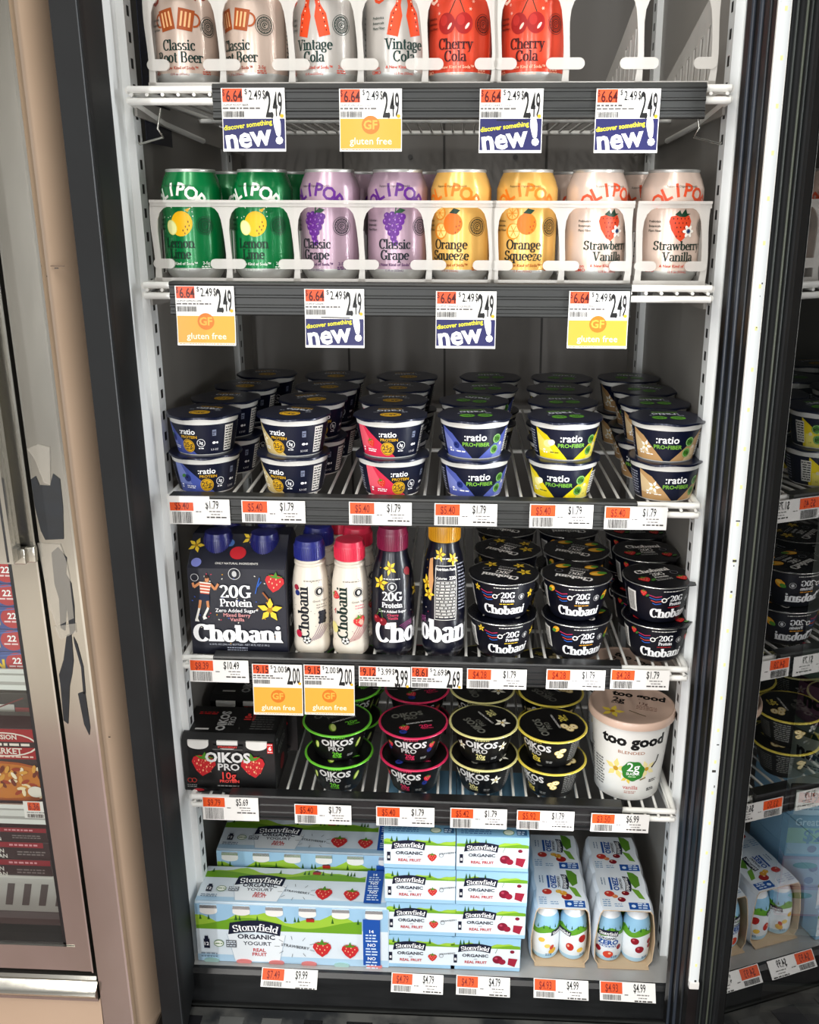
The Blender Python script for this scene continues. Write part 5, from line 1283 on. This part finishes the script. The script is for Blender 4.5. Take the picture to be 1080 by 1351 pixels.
def make_sleeve(k, label, loc):
    t = thing('bottle_sleeve_pack', label, 'bottle pack', loc, 0, 'sleeved bottle packs on the bottom deck'); W2, H, D, N = .0405, .0900, .158, 64
    cm = mat('#cdb79a', .6); wm = mat('#e4e9ee', .42, 0, .1)
    OUT = [(.034, .0), (.0400, .010), (.0415, .040), (.0390, .066), (.0360, .0845), (.0325, H)]
    s = MB()
    def ring(y, inn):
        w = 1 + .055*abs(sin(pi*y/.0395)) - .030; d = .0012 if inn else 0
        R_ = [(x*w-d, min(max(z, d), H-d)) for x, z in OUT]; return [(x, y, z) for x, z in R_] + [(-x, y, z) for x, z in R_[::-1]]
    ys = [D*i/N for i in range(N+1)]
    for a, b_ in zip(ys, ys[1:]):
        A_, B_ = ring(a, 0), ring(b_, 0); C_, D_ = ring(a, 1), ring(b_, 1); n = len(A_)
        for i in range(n):
            j = (i+1) % n; s.face([A_[i], A_[j], B_[j], B_[i]][::-1], wm if i != n-1 else cm); s.face([C_[i], C_[j], D_[j], D_[i]], cm)
    for y in (0, D):
        A_, C_ = ring(y, 0), ring(y, 1); n = len(A_)
        for i in range(n): j = (i+1) % n; s.face([A_[i], A_[j], C_[j], C_[i]], cm)
    s.box(-.034, .034, -.006, .002, 0, .0016, cm)
    def top(y0, y1):
        A = Art(); A.rect(-.0318, y0, .0318, y1, '#e6ebef'); h = y1-y0
        A.at(0, y0, 0)
        A.poly([(.012, .078), (.020, .076), (.026, .068), (.0255, .050), (.018, .044), (.013, .056)], '#6a9a3a'); A.poly([(.012, .044), (.022, .040), (.028, .022), (.020, .024)], '#7fae45')
        A.rect(.004, .0015, .0310, .0150, '#2360a8'); A.dashes(.016, .029, (.004, .0085, .012), .0022, '#dbe7f5', 3); A.ell(.010, .008, .003, .003, '#dbe7f5', n=10)
        A.at(.0, y0, 0); A.at(.0015, y0+.052, -90); plate(A, 0, .006, .030); A.sans('ORGANIC', 0, -.0035, .0036, '#20263f', bold=.8); A.sans('ZERO', .0, -.0125, .0072, '#2360a8', bold=1.3); A.rect(-.013, -.0175, .013, -.0145, '#2360a8'); A.dashes(-.012, .004, (-.024, -.028), .0013, '#6f8aa4', 4)
        A.at(0, y0, 0)
        for x, y, r, c in ((-.018, .031, .0066, '#c9473c'), (.008, .022, .0072, '#a8302c'), (-.002, .032, .0042, '#e2b84a'), (.004, .029, .005, '#dba53c')) if k == 0 else ((-.019, .031, .0068, '#c9473c'), (.003, .033, .0052, '#8c2030'), (-.004, .020, .0054, '#8c2030'), (-.012, .026, .004, '#d88a5a')):
            A.ell(x, y, r, r*.86, c); A.ell(x-r*.3, y+r*.3, r*.25, r*.2, '#f0c3a8', n=8)
        A.dashes(-.030, -.020, [.006, .010, .014, .018], .0016, '#8aa9c6', 5); A.dashes(-.015, -.004, (.006, .010), .0014, '#8aa9c6', 6)
        A.home(); return A
    fl = Flat((0, 0, H), (1, 0, 0), (0, 1, 0), .0003); s.art(top(.001, .079), fl); s.art(top(.080, .157), fl)
    s.build('sleeve', t, label='printed cardboard sleeve')
    for i in range(4):
        for j, x in enumerate((-.0185, .0185)): minibottle(t, x, .0215+i*.0382, .0016, (2*k+j) if i == 0 else (j+i) % 4, radians((14 if j else -14) if i == 0 and k == 0 else (-6 if j == 0 else 8)))
    return t
for k, px, w in ((0, 738, 'sleeved pack of small yogurt bottles with banana print, left of the pair'), (1, 822, 'sleeved pack of small yogurt bottles with cherry print, bottom deck right end')):
    p = at_y(px, 1268, .004); make_sleeve(k, w, (p.x, .006, ZD)) if True else None
# ------------------------------------------------------------------ price tags
TW = '#eceae6'; TO = '#e2642f'; TK = '#1d1c1c'
M_paper = mat('#eeece8', .45, 0, .25)
def new_strip(A, w, y1, h, worn=0):
    A.rect(.0008, y1-h, w-.0008, y1, '#33336b'); A.rect(.0008, y1-h-.0014, w-.0008, y1-h, '#c9c8cf')
    A.at(w/2, y1-h, 7, w/.066)
    A.sans('discover something', -.0035, .0215, .0047, '#ece23a', bold=.8, sx=.95); A.sans('new', -.0045, .0026, .0200, '#ffffff', bold=1.0, sx=.98); A.sans('!', .0270, .0030, .0245, '#ffffff', bold=1.6)
    A.home()
def gf_strip(A, w, y1, h):
    A.rect(.0008, y1-h, w-.0008, y1, '#edb14d'); A.dashes(.002, w-.002, (y1-h-.0016,), .0008, '#cfa24e', 2)
    A.at(w/2, y1-h, 0, w/.066); A.ell(0, .0235, .0095, .0092, '#d9852a'); A.sans('GF', -.0002, .0195, .0085, '#f0b552', bold=1); A.sans('gluten free', 0, .0042, .0068, '#fbf3df', bold=.2, sx=1.05); A.home()
def tag_art(kind, w, h, a, b, c, name, seed):
    """kind 'tall': boxed unit price plus narrow tall price; 'wide': orange block left, price right; all y measured down from the top"""
    A = Art()
    if kind == 'tall':
        k = w/.066
        A.rect(.0012, -.0135*k, .0220*k, -.0005, '#e2643a'); A.sans('$', .0012, -.0075*k, .006*k, '#5c120c', al='l', sx=.7); A.sans(a, .0135*k, -.0128*k, .0105*k, '#5c120c', bold=.6, sx=.66)
        A.sans('$', .0245*k, -.006*k, .0052*k, TK, al='l', sx=.8); A.sans(b, .0352*k, -.0112*k, .0090*k, TK, bold=.25, sx=.60)
        A.sans('$', .0432*k, -.0105*k, .0085*k, TK, al='l', sx=.45, bold=.3); A.sans(c[0], .0488*k, -.0275*k, .0240*k, TK, bold=.8, sx=.36); A.sans('.', .0522*k, -.0275*k, .02*k, TK, bold=1.5, sx=.5); A.sans(c[2:], .0582*k, -.0270*k, .0230*k, TK, bold=.4, sx=.30)
        if name: A.sans(name, .001, -.0172*k, .0020*k, '#5a5654', al='l', sx=1.05)
        else: A.dashes(.001, .030*k, (-.0172*k,), .0018*k, '#6a6664', seed)
        A.dashes(.001, .040*k, (-.0202*k,), .0016*k, '#7a7674', seed+1); A.bars(.0015, -.0280*k, .024*k, -.0222*k, '#3a3836', 24, seed); A.ell(.0625*k, -.0268*k, .0019*k, .0019*k, '#e9b62c', n=12)
        A.line([(.018*k, -.0305*k), (.050*k, -.0312*k)], .0009, '#2a2928') if seed % 3 == 0 else None
    else:
        k = w/.068
        A.rect(.0012, -.0135*k, .0275*k, -.0008, TO); A.sans('$'+a, .0145*k, -.0118*k, .0088*k, '#8c2a18', bold=.3, sx=.56)
        A.bars(.0035*k, -h+.0012, .0265*k, -.0148*k, '#2c2a29', 26, seed)
        A.sans('$'+b, .0485*k, -.0108*k, .0092*k, TK, bold=.3, sx=.50); A.dashes(.030*k, .036*k, (-.0150*k,), .0012*k, '#8a8684', seed)
        A.dashes(.045*k, .060*k, (-.0145*k,), .0012*k, '#8a8684', seed+2); A.dashes(.047*k, .058*k, (-.0178*k,), .0010*k, '#8a8684', seed+3); A.dashes(.042*k, .0655*k, (-.0215*k,), .0016*k, '#5a5654', seed+4)
    return A
def price_tag(px0, px1, py0, py1, Y, kind, a, b, c, label, promo=None, pyp=None, name='', seed=1, flap=0, group='price tags'):
    """pixel edges of the tag face give its real width and height on the rail plane"""
    P0 = at_y(px0, py0, Y); P1 = at_y(px1, py0, Y); Pb = at_y(px0, py1, Y)
    w = P1.x-P0.x; h = P0.z-Pb.z
    t = thing('price_tag', label, 'price tag', (P0.x, Y, P0.z), 0, group)
    m = MB(); m.box(0, w, 0, .0008, -h, 0, M_paper)
    if flap: m.box(-.0005, .048, -.0004, .0008, -.004, .0035, M_paper)
    m.art(tag_art(kind, w, h, a, b, c, name, seed), Flat((0, 0, 0), (1, 0, 0), (0, 0, 1), .0002)); m.build('card', t)
    if promo:
        hp = Pb.z - at_y(px0, pyp, Y).z
        s = MB(); bow = .0025
        n = 8
        for i in range(n):                      # slightly curled hanging strip
            z0, z1 = -hp*i/n, -hp*(i+1)/n; y0, y1 = -bow*(i/n)**2, -bow*((i+1)/n)**2
            s.face([(0, y0, z0), (0, y1, z1), (w, y1, z1), (w, y0, z0)], M_paper); s.face([(0, y0+.0006, z0), (w, y0+.0006, z0), (w, y1+.0006, z1), (0, y1+.0006, z1)], M_paper)
            for xx, q in ((0, 1), (w, -1)): s.face([(xx, y0, z0), (xx, y0+.0006, z0), (xx, y1+.0006, z1), (xx, y1, z1)][::q], M_paper)
        A = Art(); (new_strip if promo == 'new' else gf_strip)(A, w, -.0012, hp-.0040)
        class Curl:
            cu = (); cv = ()
            def __init__(s_): s_.cu = [i*w/4 for i in range(5)]; s_.cv = [-hp*i/n for i in range(n, -1, -1)]
            def pt(s_, x, y, k): f = -y/hp*n; i = min(int(f), n-1); f -= i; ya = -bow*(i/n)**2; yb = -bow*((i+1)/n)**2; return Vector((x, ya+(yb-ya)*f-.0002-k*.00003, y)), Vector((0, -1, 0))
        s.art(A, Curl()); so = s.build('promo_strip', t, (0, 0, -h), label='navy and white new product strip' if promo == 'new' else 'orange gluten free strip')
    return t
YR = -.0139
tl = [  # top shelf
 (291, 375, 116, 155, 'tall', '6.64', '2.49', '2.49', 'price tag with navy new strip under the root beer cans, top shelf', 'new', 200, 'OLIPOP ROOT BEER'),
 (447, 530, 117, 155, 'tall', '6.64', '2.49', '2.49', 'price tag with orange gluten free strip on the top shelf rail', 'gf', 200, 'OLIPOP VINTAGE COLA'),
 (633, 717, 117, 155, 'tall', '6.64', '2.49', '2.49', 'price tag with navy new strip under the red cherry cans, top shelf', 'new', 202, 'OLIPOP CHERRY COLA'),
 (787, 872, 117, 155, 'tall', '6.64', '2.49', '2.49', 'price tag with navy new strip under the empty slots, top shelf', 'new', 202, ''),
 (230, 308, 377, 415, 'tall', '6.64', '2.49', '2.49', 'price tag with orange gluten free strip under the green cans, second shelf', 'gf', 455, 'OLIPOP LEMON LIME'),
 (401, 480, 381, 419, 'tall', '6.64', '2.49', '2.49', 'price tag with navy new strip under the lilac grape cans, second shelf', 'new', 458, 'OLIPOP GRAPE'),
 (575, 655, 384, 420, 'tall', '6.64', '2.49', '2.49', 'price tag with navy new strip under the yellow orange cans, second shelf', 'new', 459, 'OLIPOP ORANGE SQUEEZE'),
 (751, 831, 384, 421, 'tall', '6.64', '2.49', '2.49', 'price tag with orange gluten free strip under the pale pink cans, second shelf', 'gf', 459, 'OLIPOP STRAWBERRY'),
 (222, 302, 658, 691, 'wide', '5.40', '1.79', '', 'long price tag with orange block under the blueberry protein cups', None, 0, ''),
 (318, 402, 660, 689, 'wide', '5.40', '1.79', '', 'long price tag with orange block under the vanilla protein cups', None, 0, ''),
 (460, 543, 662, 692, 'wide', '5.40', '1.79', '', 'long price tag with orange block under the strawberry protein cups', None, 0, ''),
 (573, 656, 664, 693, 'wide', '5.40', '1.79', '', 'long price tag with orange block under the periwinkle fiber cups', None, 0, ''),
 (699, 783, 665, 696, 'wide', '5.40', '1.79', '', 'long price tag with orange block under the yellow fiber cups', None, 0, ''),
 (798, 881, 668, 698, 'wide', '5.40', '1.79', '', 'long price tag with orange block under the tan vanilla fiber cups', None, 0, ''),
 (249, 327, 870, 899, 'wide', '8.39', '10.49', '', 'long price tag under the dark four bottle carton', None, 0, ''),
 (332, 398, 876, 905, 'tall', '9.15', '2.00', '2.00', 'price tag with orange gluten free strip under the navy capped bottle', 'gf', 941, ''),
 (400, 467, 877, 906, 'tall', '9.15', '2.00', '2.00', 'price tag with orange gluten free strip under the red capped bottle', 'gf', 941, ''),
 (473, 541, 879, 905, 'tall', '9.12', '3.99', '3.99', 'price tag under the magenta capped dark bottle, fourth shelf', None, 0, ''),
 (542, 610, 880, 907, 'tall', '8.61', '2.69', '2.69', 'price tag under the yellow capped dark bottle, fourth shelf', None, 0, ''),
 (616, 695, 882, 908, 'wide', '4.28', '1.79', '', 'long price tag under the dark vanilla cups, fourth shelf', None, 0, ''),
 (721, 799, 883, 909, 'wide', '4.28', '1.79', '', 'long price tag under the dark mango cups, fourth shelf', None, 0, ''),
 (806, 884, 883, 909, 'wide', '4.28', '1.79', '', 'long price tag under the dark berry cups, fourth shelf', None, 0, ''),
 (266, 340, 1051, 1081, 'wide', '9.79', '5.69', '', 'long price tag under the black six pack carton, fifth shelf', None, 0, ''),
 (388, 463, 1061, 1086, 'wide', '5.40', '1.79', '', 'long price tag under the black cups with lime rims', None, 0, ''),
 (496, 573, 1064, 1089, 'wide', '5.40', '1.79', '', 'long price tag under the black cups with pink rims', None, 0, ''),
 (594, 669, 1066, 1092, 'wide', '5.42', '1.79', '', 'long price tag under the black cups with cream rims', None, 0, ''),
 (682, 758, 1069, 1094, 'wide', '5.92', '1.79', '', 'long price tag under the black cups with yellow rims', None, 0, ''),
 (780, 857, 1073, 1097, 'wide', '3.50', '6.99', '', 'long price tag under the large white tub', None, 0, ''),
]
for i, (x0, x1, y0, y1, kd, a, b, c, lb, pr, yp, nm) in enumerate(tl):
    price_tag(x0, x1, y0, y1, YR, kd, a, b, c, lb, pr, yp, nm, seed=i+1, flap=(i == 8))
# deck tags lean back on the bumper edge
for i, (x0, x1, y0, y1, a, b, lb) in enumerate((
 (346, 420, 1277, 1299, '7.49', '9.99', 'price tag under the wide twelve pack on the bottom deck edge'), (517, 585, 1280, 1299, '4.79', '4.79', 'price tag under the strawberry carton stack on the bottom deck edge'),
 (602, 672, 1281, 1300, '4.79', '4.79', 'price tag under the cherry carton stack on the bottom deck edge'), (703, 774, 1284, 1305, '4.93', '4.99', 'price tag under the left sleeved bottle pack, bottom deck edge'),
 (789, 861, 1286, 1306, '4.93', '4.99', 'price tag under the right sleeved bottle pack, bottom deck edge'))):
    Y0 = -.0245; P0 = at_z((x0), y0, .3245); P1 = at_z(x1, y0, .3245); w = P1.x-P0.x
    t = thing('price_tag', lb, 'price tag', (P0.x, -.0258, .3262), 0, 'price tags'); t.rotation_euler.x = radians(-38); t.rotation_euler.y = radians(1.2)
    m = MB(); h = .0235; m.box(0, w, 0, .0008, -h, 0, M_paper); m.art(tag_art('wide', w, h, a, b, '', '', 50+i), Flat((0, 0, 0), (1, 0, 0), (0, 0, 1), .0002)); m.build('card', t)
# ------------------------------------------------------------------ neighbouring freezer behind the chrome door (left)
gl = bpy.data.objects.new
nb = MB(); nb.box(-1.15, -.46, .50, .52, .15, ZT, M_liner); nb.box(-.470, -.462, -.04, .5, .15, ZT, mat('#b9b6b0', .5)); struct('wall_back_left', nb)
def nshelf(py, Y, label):
    z = at_y(20, py, Y).z; t = thing('freezer_shelf', label, 'shelf', (-.80, Y, z), 0, 'freezer shelves behind the chrome door')
    m = MB(); m.box(-.33, .325, 0, .42, -.004, 0, M_white); m.build('wire_deck', t)
    m = MB(); m.prism([(0, -.004), (0, .012), (-.004, .013), (-.006, .008), (-.004, .004), (-.006, -.004), (-.004, -.010), (-.006, -.016), (0, -.018)], 'x', -.33, .325, mat('#cfd0cc', .3, .2), smooth=15); m.build('price_rail', t)
    return z
def px_x(px, py, Y): return at_y(px, py, Y).x
YN = .04
z1 = nshelf(893, YN, 'pale freezer shelf under the blue boxes, behind the chrome door')
z2 = nshelf(1070, YN, 'pale freezer shelf under the pizza carton, behind the chrome door')
A0 = None
hN = (at_y(20, 770, YN).z - z1 - .004)/4
bl = None
for i in range(5):
    lb = 'blue frozen food box, %s behind the chrome door' % ('lowest of its pile', 'second of its pile from below', 'third of its pile from below', 'fourth of its pile from below', 'topmost of its pile')[i] if 1 else ''
    if bl is None:
        xr = px_x(27, 860, YN); m = MB(); W = .165; h = hN*.985
        m.box(-W, 0, .004, .20, 0, h, mat('#1f4f9a', .4, 0, .1), .0012); A = Art()
        A.sans('N', -.0335, h*.22, h*.42, '#f2d23a', bold=1.5); A.sans('PROTEI', -.043, h*.22, h*.42, '#f2d23a', al='r', bold=1.5, sx=.9); A.ell(-.0095, h*.52, .0155, h*.46, '#c22b3a'); A.sans('22', -.010, h*.48, h*.26, '#ffffff', bold=.9); A.dashes(-.021, .0, (h*.32,), h*.07, '#f1d7d9', 2); A.line([(-W, h*.9), (-.03, h*.82), (0, h*.95)], .0012, '#4f7fc4')
        m.art(A, Flat((0, .004, 0), (1, 0, 0), (0, 0, 1), .0003)); bl = m.build('frozen_food_box', None, (xr, YN+.004, z1+.0003)); o = bl
    else:
        o = bl.copy(); COL.objects.link(o); o.location = (xr + (.002, -.003, .001, -.002, 0)[i], YN+.004, z1+.0003+i*hN)
    tag(o, lb, 'box', 'blue frozen food boxes')
# dark boxes and the pizza carton on the next shelf
def nbox(name, px, py0, py1, W, D, col, draw, label, cat='box', y=YN+.008, zb=None, group=None):
    z0 = at_y(px, py1, y).z if zb is None else zb; z1_ = at_y(px, py0, y).z; m = MB(); h = z1_-z0; m.box(-W, 0, 0, D, 0, h, mat(col, .4, 0, .1), .0015); A = Art(); draw(A, h)
    m.art(A, Flat((0, 0, 0), (1, 0, 0), (0, 0, 1), .0003)); o = m.build(name, None, (px_x(px, (py0+py1)/2, y), y, z0)); tag(o, label, cat, group); return o
def d_pizza(A, h):
    A.rect(-.17, h*.62, -.001, h-.001, '#a82024'); A.ell(-.048, h*.80, .046, h*.15, '#e9e4da'); A.ell(-.048, h*.80, .043, h*.135, '#a82024'); A.rect(-.10, h*.765, .0-.004, h*.835, '#1c1a1a'); A.dashes(-.09, -.008, (h*.785,), h*.03, '#e9e4da', 2)
    A.sans('MARKET', -.048, h*.685, h*.07, '#e9e4da', bold=.8); A.sans('MISSION', -.048, h*.865, h*.055, '#e9e4da', bold=.8); A.dashes(-.16, -.01, (h*.64,), h*.02, '#e9d0c4', 3)
    A.ell(-.055, h*.32, .075, h*.27, '#b0652a'); A.ell(-.055, h*.34, .068, h*.22, '#c98436'); R = random.Random(2)
    for i in range(60): A.ell(-.055+R.uniform(-.06, .055), h*.34+R.uniform(-.17, .18)*h, .0065, .0028, R.choice(['#efe0bd', '#f4ead0', '#a84a26', '#dca850', '#7c3a1c']), R.uniform(0, 180), 8)
    A.rect(-.17, 0.001, -.001, h*.10, '#3a3838'); A.ell(-.012, h*.22, .011, h*.07, '#e4e0d6')
zp = z2+.0003
nbox('frozen_pizza_box', 55, 962, 1055, .17, .045, '#2b2a2a', d_pizza, 'dark pizza carton with red label and pizza picture behind the chrome door', 'box', YN+.008, zp)
def d_bar(A, h):
    A.rect(-.048, h*.18, -.024, h*.88, '#e6e3dc'); A.bars(-.046, h*.24, -.026, h*.8, '#1a1a1a', 16, 3); A.rect(-.023, h*.25, -.001, h*.85, '#b02a3a'); A.dashes(-.022, -.002, [h*.35, h*.5, h*.65], h*.06, '#e9b8bc', 2); A.line([(-.15, h*.9), (-.08, h*.75), (-.01, h*.95)], .002, '#8a2a2e')
zq = at_y(55, 968, YN+.07).z
bb = nbox('frozen_food_box', 42, 915, 962, .16, .15, '#1d1c1e', d_bar, 'black frozen food box with white barcode above the pizza carton', 'box', YN+.06, zp)
# flat boxes and the white slotted grille at the bottom
zf = at_y(60, 1155, YN).z
for i, (a, b, c) in enumerate(((1082, 1104, 'second from the top'), (1104, 1128, 'third')) ): pass
R = random.Random(9)
ys = [(1150, 1126), (1126, 1104), (1104, 1086)]
zz = [at_y(45, y, YN+.006).z for y in (1158, 1134, 1111, 1092)]
for i in range(3):
    h = zz[i+1]-zz[i]-.0006; m = MB(); m.box(-.2, 0, 0, .2, 0, h, mat('#2b292b', .35, 0, .15), .0012); A = Art()
    A.rect(-.2, h*.68, -.001 if i != 1 else -.012, h*.98, '#9c2a38'); A.sans(('EN', 'EN', 'EN')[i], -.074, h*.36, h*.22, '#e9e6e0', bold=.6); A.sans('SAN', -.073, h*.06, h*.22, '#e9e6e0', bold=.6); A.dashes(-.05, -.01, (h*.4, h*.25), h*.07, '#8f8b88', 2); A.dashes(-.06, -.02, (h*.78,), h*.1, '#e0a9ae', 4)
    m.art(A, Flat((0, 0, 0), (1, 0, 0), (0, 0, 1), .0003)); o = m.build('frozen_food_box', None, (px_x(62, 1120, YN)+.004*(i % 2), YN+.006, zz[i])); tag(o, ('lowest', 'middle', 'topmost')[i] + ' of the three flat dark red striped boxes behind the chrome door', 'box', 'flat dark frozen boxes')
gr = MB(); za, zb = at_y(60, 1205, YN).z, at_y(60, 1160, YN).z; hh = zb-za
gr.box(-.35, .10, 0, .006, 0, hh, mat('#e2e1dc', .35), .0015)
for i in range(18):
    x = -.34+i*.024; gr.prism([(x, hh*.2), (x+.010, hh*.2), (x+.018, hh*.82), (x+.008, hh*.82)], 'y', -.0006, .0004, mat('#6c6b69', .5))
o = gr.build('vent_grille', None, (px_x(30, 1180, YN), YN+.002, za)); tag(o, 'white slotted vent grille at the bottom behind the chrome door', 'grille')
nb = MB(); nb.box(-1.0, -.462, .045, .5, at_y(60, 1205, YN).z-.02, zz[0]-.001, M_white); struct('floor_freezer', nb)
nb = MB(); nb.box(-1.0, -.455, .0, .05, .2, za, mat('#5c5a5c', .4)); struct('trim_11', nb)
w = at_y(52, 1082, YN-.008); price = MB(); hw = .034
price.box(0, hw, 0, .0008, -.026, 0, M_paper); A = Art(); A.rect(.006, -.014, .023, -.001, TO); A.sans('6.36', .0145, -.0125, .010, '#8c1d12', bold=.5, sx=.6); A.bars(.004, -.025, .028, -.0195, '#2c2a29', 22, 3); A.dashes(.004, .03, (-.0175,), .0012, '#777777', 2)
price.art(A, Flat((0, 0, 0), (1, 0, 0), (0, 0, 1), .0002)); o = price.build('price_tag', None, (px_x(30, 1062, YN-.008), YN-.0072, at_y(30, 1058, YN-.008).z)); tag(o, 'price tag behind the chrome door, above the flat dark boxes', 'price tag', 'price tags')
o.location.y = YN-.0068

# ------------------------------------------------------------------ neighbouring case seen through the open door glass (right)
YQ = .03
def rx(px, py): return at_y(px, py, YQ).x
nb = MB(); x0 = rx(1060, 1000)-.012
nb.box(.355, 1.3, .40, .42, .1, ZT, M_liner); struct('wall_back_right', nb)
nb = MB(); nb.box(.362, .372, .02, .4, .1, ZT, mat('#3b3a38', .5)); struct('wall_partition', nb)
zs = at_y(1065, 1038, YQ).z
t = thing('case_shelf', 'shelf of the next case with large tubs, seen through the open door glass', 'shelf', (x0, YQ, zs)); m = MB(); m.box(0, .5, 0, .33, -.004, 0, M_white); m.build('deck', t); m = MB(); m.box(0, .5, -.006, 0, -.034, .006, M_raildk, .002); m.build('price_rail', t)
NPRO = [(.040, .002), (.0425, .03), (.046, .066)]
def make_noosa(k):
    cm = {'w': '#d9d9d0', 'p': '#9c6a86', 'g': '#cfd8c4'}[k]; t = thing('yogurt_tub', '', 'yogurt tub'); b = MB(); b.rev([(0, .001), (.037, .001), (.039, 0)] + NPRO + [(.0475, .0665), (.0475, .068), (0, .068)], mat(cm, .35, 0, .1), 48)
    A = Art(); A.sans('noosa', 0, .024, .020, '#2a2626', bold=1.8, sx=.92); A.dashes(-.02, .02, (.014, .010), .002, '#6a5a5a', 3); A.rect(-.13, .056, .13, .064, '#3f5a4a' if k != 'p' else '#5a2f4a'); b.art(A, Round(NPRO, .043, 48)); b.build('tub', t)
    l = MB(); l.rev([(.047, .0655), (.0495, .066), (.0495, .071), (.047, .0725), (0, .072)], mat('#8c9a8e', .3, .1), 48); l.build('lid', t, label='grey green lid'); return t
NS = {}
GN = 'tubs in the next case'
for k, i, j, lb in (('w', 0, 0, 'pale noosa'.replace('noosa', 'fat lettered tub') + ', lower left in the next case through the door glass'), ('p', 0, 1, 'mauve fat lettered tub, upper left in the next case through the door glass'), ('g', 1, 0, 'pale green tub, lower right in the next case through the door glass'), ('w', 1, 1, 'pale tub, upper right in the next case through the door glass')):
    place(NS, k, make_noosa, lb, (x0+.055+i*.102, YQ+.058, zs+.0003+j*.073), radians(-20+10*i), GN)
p0 = at_y(1060, 1062, YQ-.008)
def rtag(x, z, w, h, art, label, name='price_tag', cat='price tag'):
    m = MB(); m.box(0, w, 0, .0008, -h, 0, M_paper); A = Art(); art(A, w, h); m.art(A, Flat((0, 0, 0), (1, 0, 0), (0, 0, 1), .0002)); o = m.build(name, None, (x, YQ-.0068, z)); tag(o, label, cat, 'price tags'); return o
def a1(A, w, h): A.rect(.004, -h*.5, w*.55, -.003, TO); A.sans('3.19', w*.3, -h*.46, h*.36, '#7a1d12', bold=.5, sx=.6); A.dashes(.004, w-.004, (-h*.65, -h*.8), .002, '#8a8684', 3); A.rect(w*.6, -h*.5, w-.003, -.003, '#e9c9b8')
def a2(A, w, h): A.rect(0, -h, w, 0, '#b7cf4a'); A.rect(0, -h*.45, w, 0, '#3f5a2c'); A.sans('Great Live', w*.5, -h*.36, h*.26, '#f4f3e6', bold=.4, sx=.8); A.sans('$2', w*.48, -h*.93, h*.42, '#23301a', bold=.8)
rtag(x0+.006, zs-.001, .062, .036, a1, 'white and orange price tag of the next case through the door glass')
rtag(x0+.002, zs-.038, .070, .042, a2, 'yellow green sale tag seen through the open door glass', 'sale_tag', 'sale tag')
# pink and blue cartons below
zb = at_y(1060, 1212, YQ).z
t = thing('case_shelf', 'bottom deck of the next case with pink cartons, seen through the door glass', 'shelf', (x0-.02, YQ, zb-.0005)); m = MB(); m.box(0, .5, -.02, .33, -.01, 0, M_steel); m.build('deck', t)
for i, c in enumerate(('#d98a98', '#dba0aa', '#a8c6da', '#b5cddc')):
    m = MB(); W, H, D = .12, .047, .12; m.box(0, W, 0, D, 0, H, mat(c, .4, 0, .1), .001); A = Art(); A.rect(.002, .004, W-.002, H-.004, '#e9cfd2' if i < 2 else '#dfe8ee'); R = random.Random(i)
    for q in range(5): A.ell(R.uniform(.03, W-.01), R.uniform(.01, H-.014), .006, .0055, '#a33248'); 
    A.ell(.03, H*.72, .016, .005, '#6f9a40'); m.art(A, Flat((0, 0, 0), (1, 0, 0), (0, 0, 1), .0003)); o = m.build('yogurt_multipack', None, (x0+.004+.001*i, YQ+.004, zb+.0003+i*.0476)); tag(o, ('deep pink', 'pale pink', 'pale blue', 'grey blue')[i] + ' berry carton stacked in the next case through the door glass', 'yogurt pack', 'cartons in the next case')
m = MB(); m.box(.372, 1.1, YQ-.03, YQ+.02, .1, zb-.012, M_dark)
for i in range(5): m.box(.372, 1.1, YQ-.036, YQ-.03, .16+i*.035, .172+i*.035, mat('#5a5a56', .35, .3), .002)
struct('trim_12', m)
# ------------------------------------------------------------------ light
w = bpy.data.worlds.new('store'); SC.world = w; w.use_nodes = True
w.node_tree.nodes['Background'].inputs[0].default_value = (.92, .96, 1, 1); w.node_tree.nodes['Background'].inputs[1].default_value = .27
def area(name, loc, rot, sx, sy, power, col=(1, .97, .92)):
    l = bpy.data.lights.new(name, 'AREA'); l.shape = 'RECTANGLE'; l.size = sx; l.size_y = sy; l.energy = power; l.color = col
    o = bpy.data.objects.new(name, l); COL.objects.link(o); o.location = loc; o.rotation_euler = rot; return o
for x, p in ((-1.5, 40), (-.75, 34), (.10, 30)):       # rows of tubes running down the aisle ceiling
    area('ceiling_fixture', (x, -1.9, 2.95), (0, 0, 0), .16, 2.6, p)
for x, p in ((-2.4, 22), (-1.05, 22), (-.3, 18), (.4, 10)):   # upright fill lamps, added to brighten the product fronts from the aisle side
    area('front_fill_light', (x, -2.7, 1.0), (radians(90), 0, 0), .05, 1.7, p, (.96, .98, 1))
o = area('led_lamp', (.302, -.10, 1.15), (0, 0, 0), 1.5, .008, 2.0, (.95, .98, 1)); o.data.spread = radians(110)   # the light thrown by the bar on the right post, into the case
o.matrix_world = Matrix.Translation((.3045, -.102, 1.13)) @ Vector((-1, .22, 0)).to_track_quat('-Z', 'X').to_matrix().to_4x4()
vs = SC.view_settings; vs.view_transform = 'Standard'; vs.look = 'None'; vs.gamma = 1; vs.use_curve_mapping = False; vs.exposure = 0.0
cy = SC.cycles; cy.use_denoising = True; cy.max_bounces = 8; cy.transparent_max_bounces = 24; cy.caustics_reflective = False; cy.caustics_refractive = False; cy.sample_clamp_indirect = 4
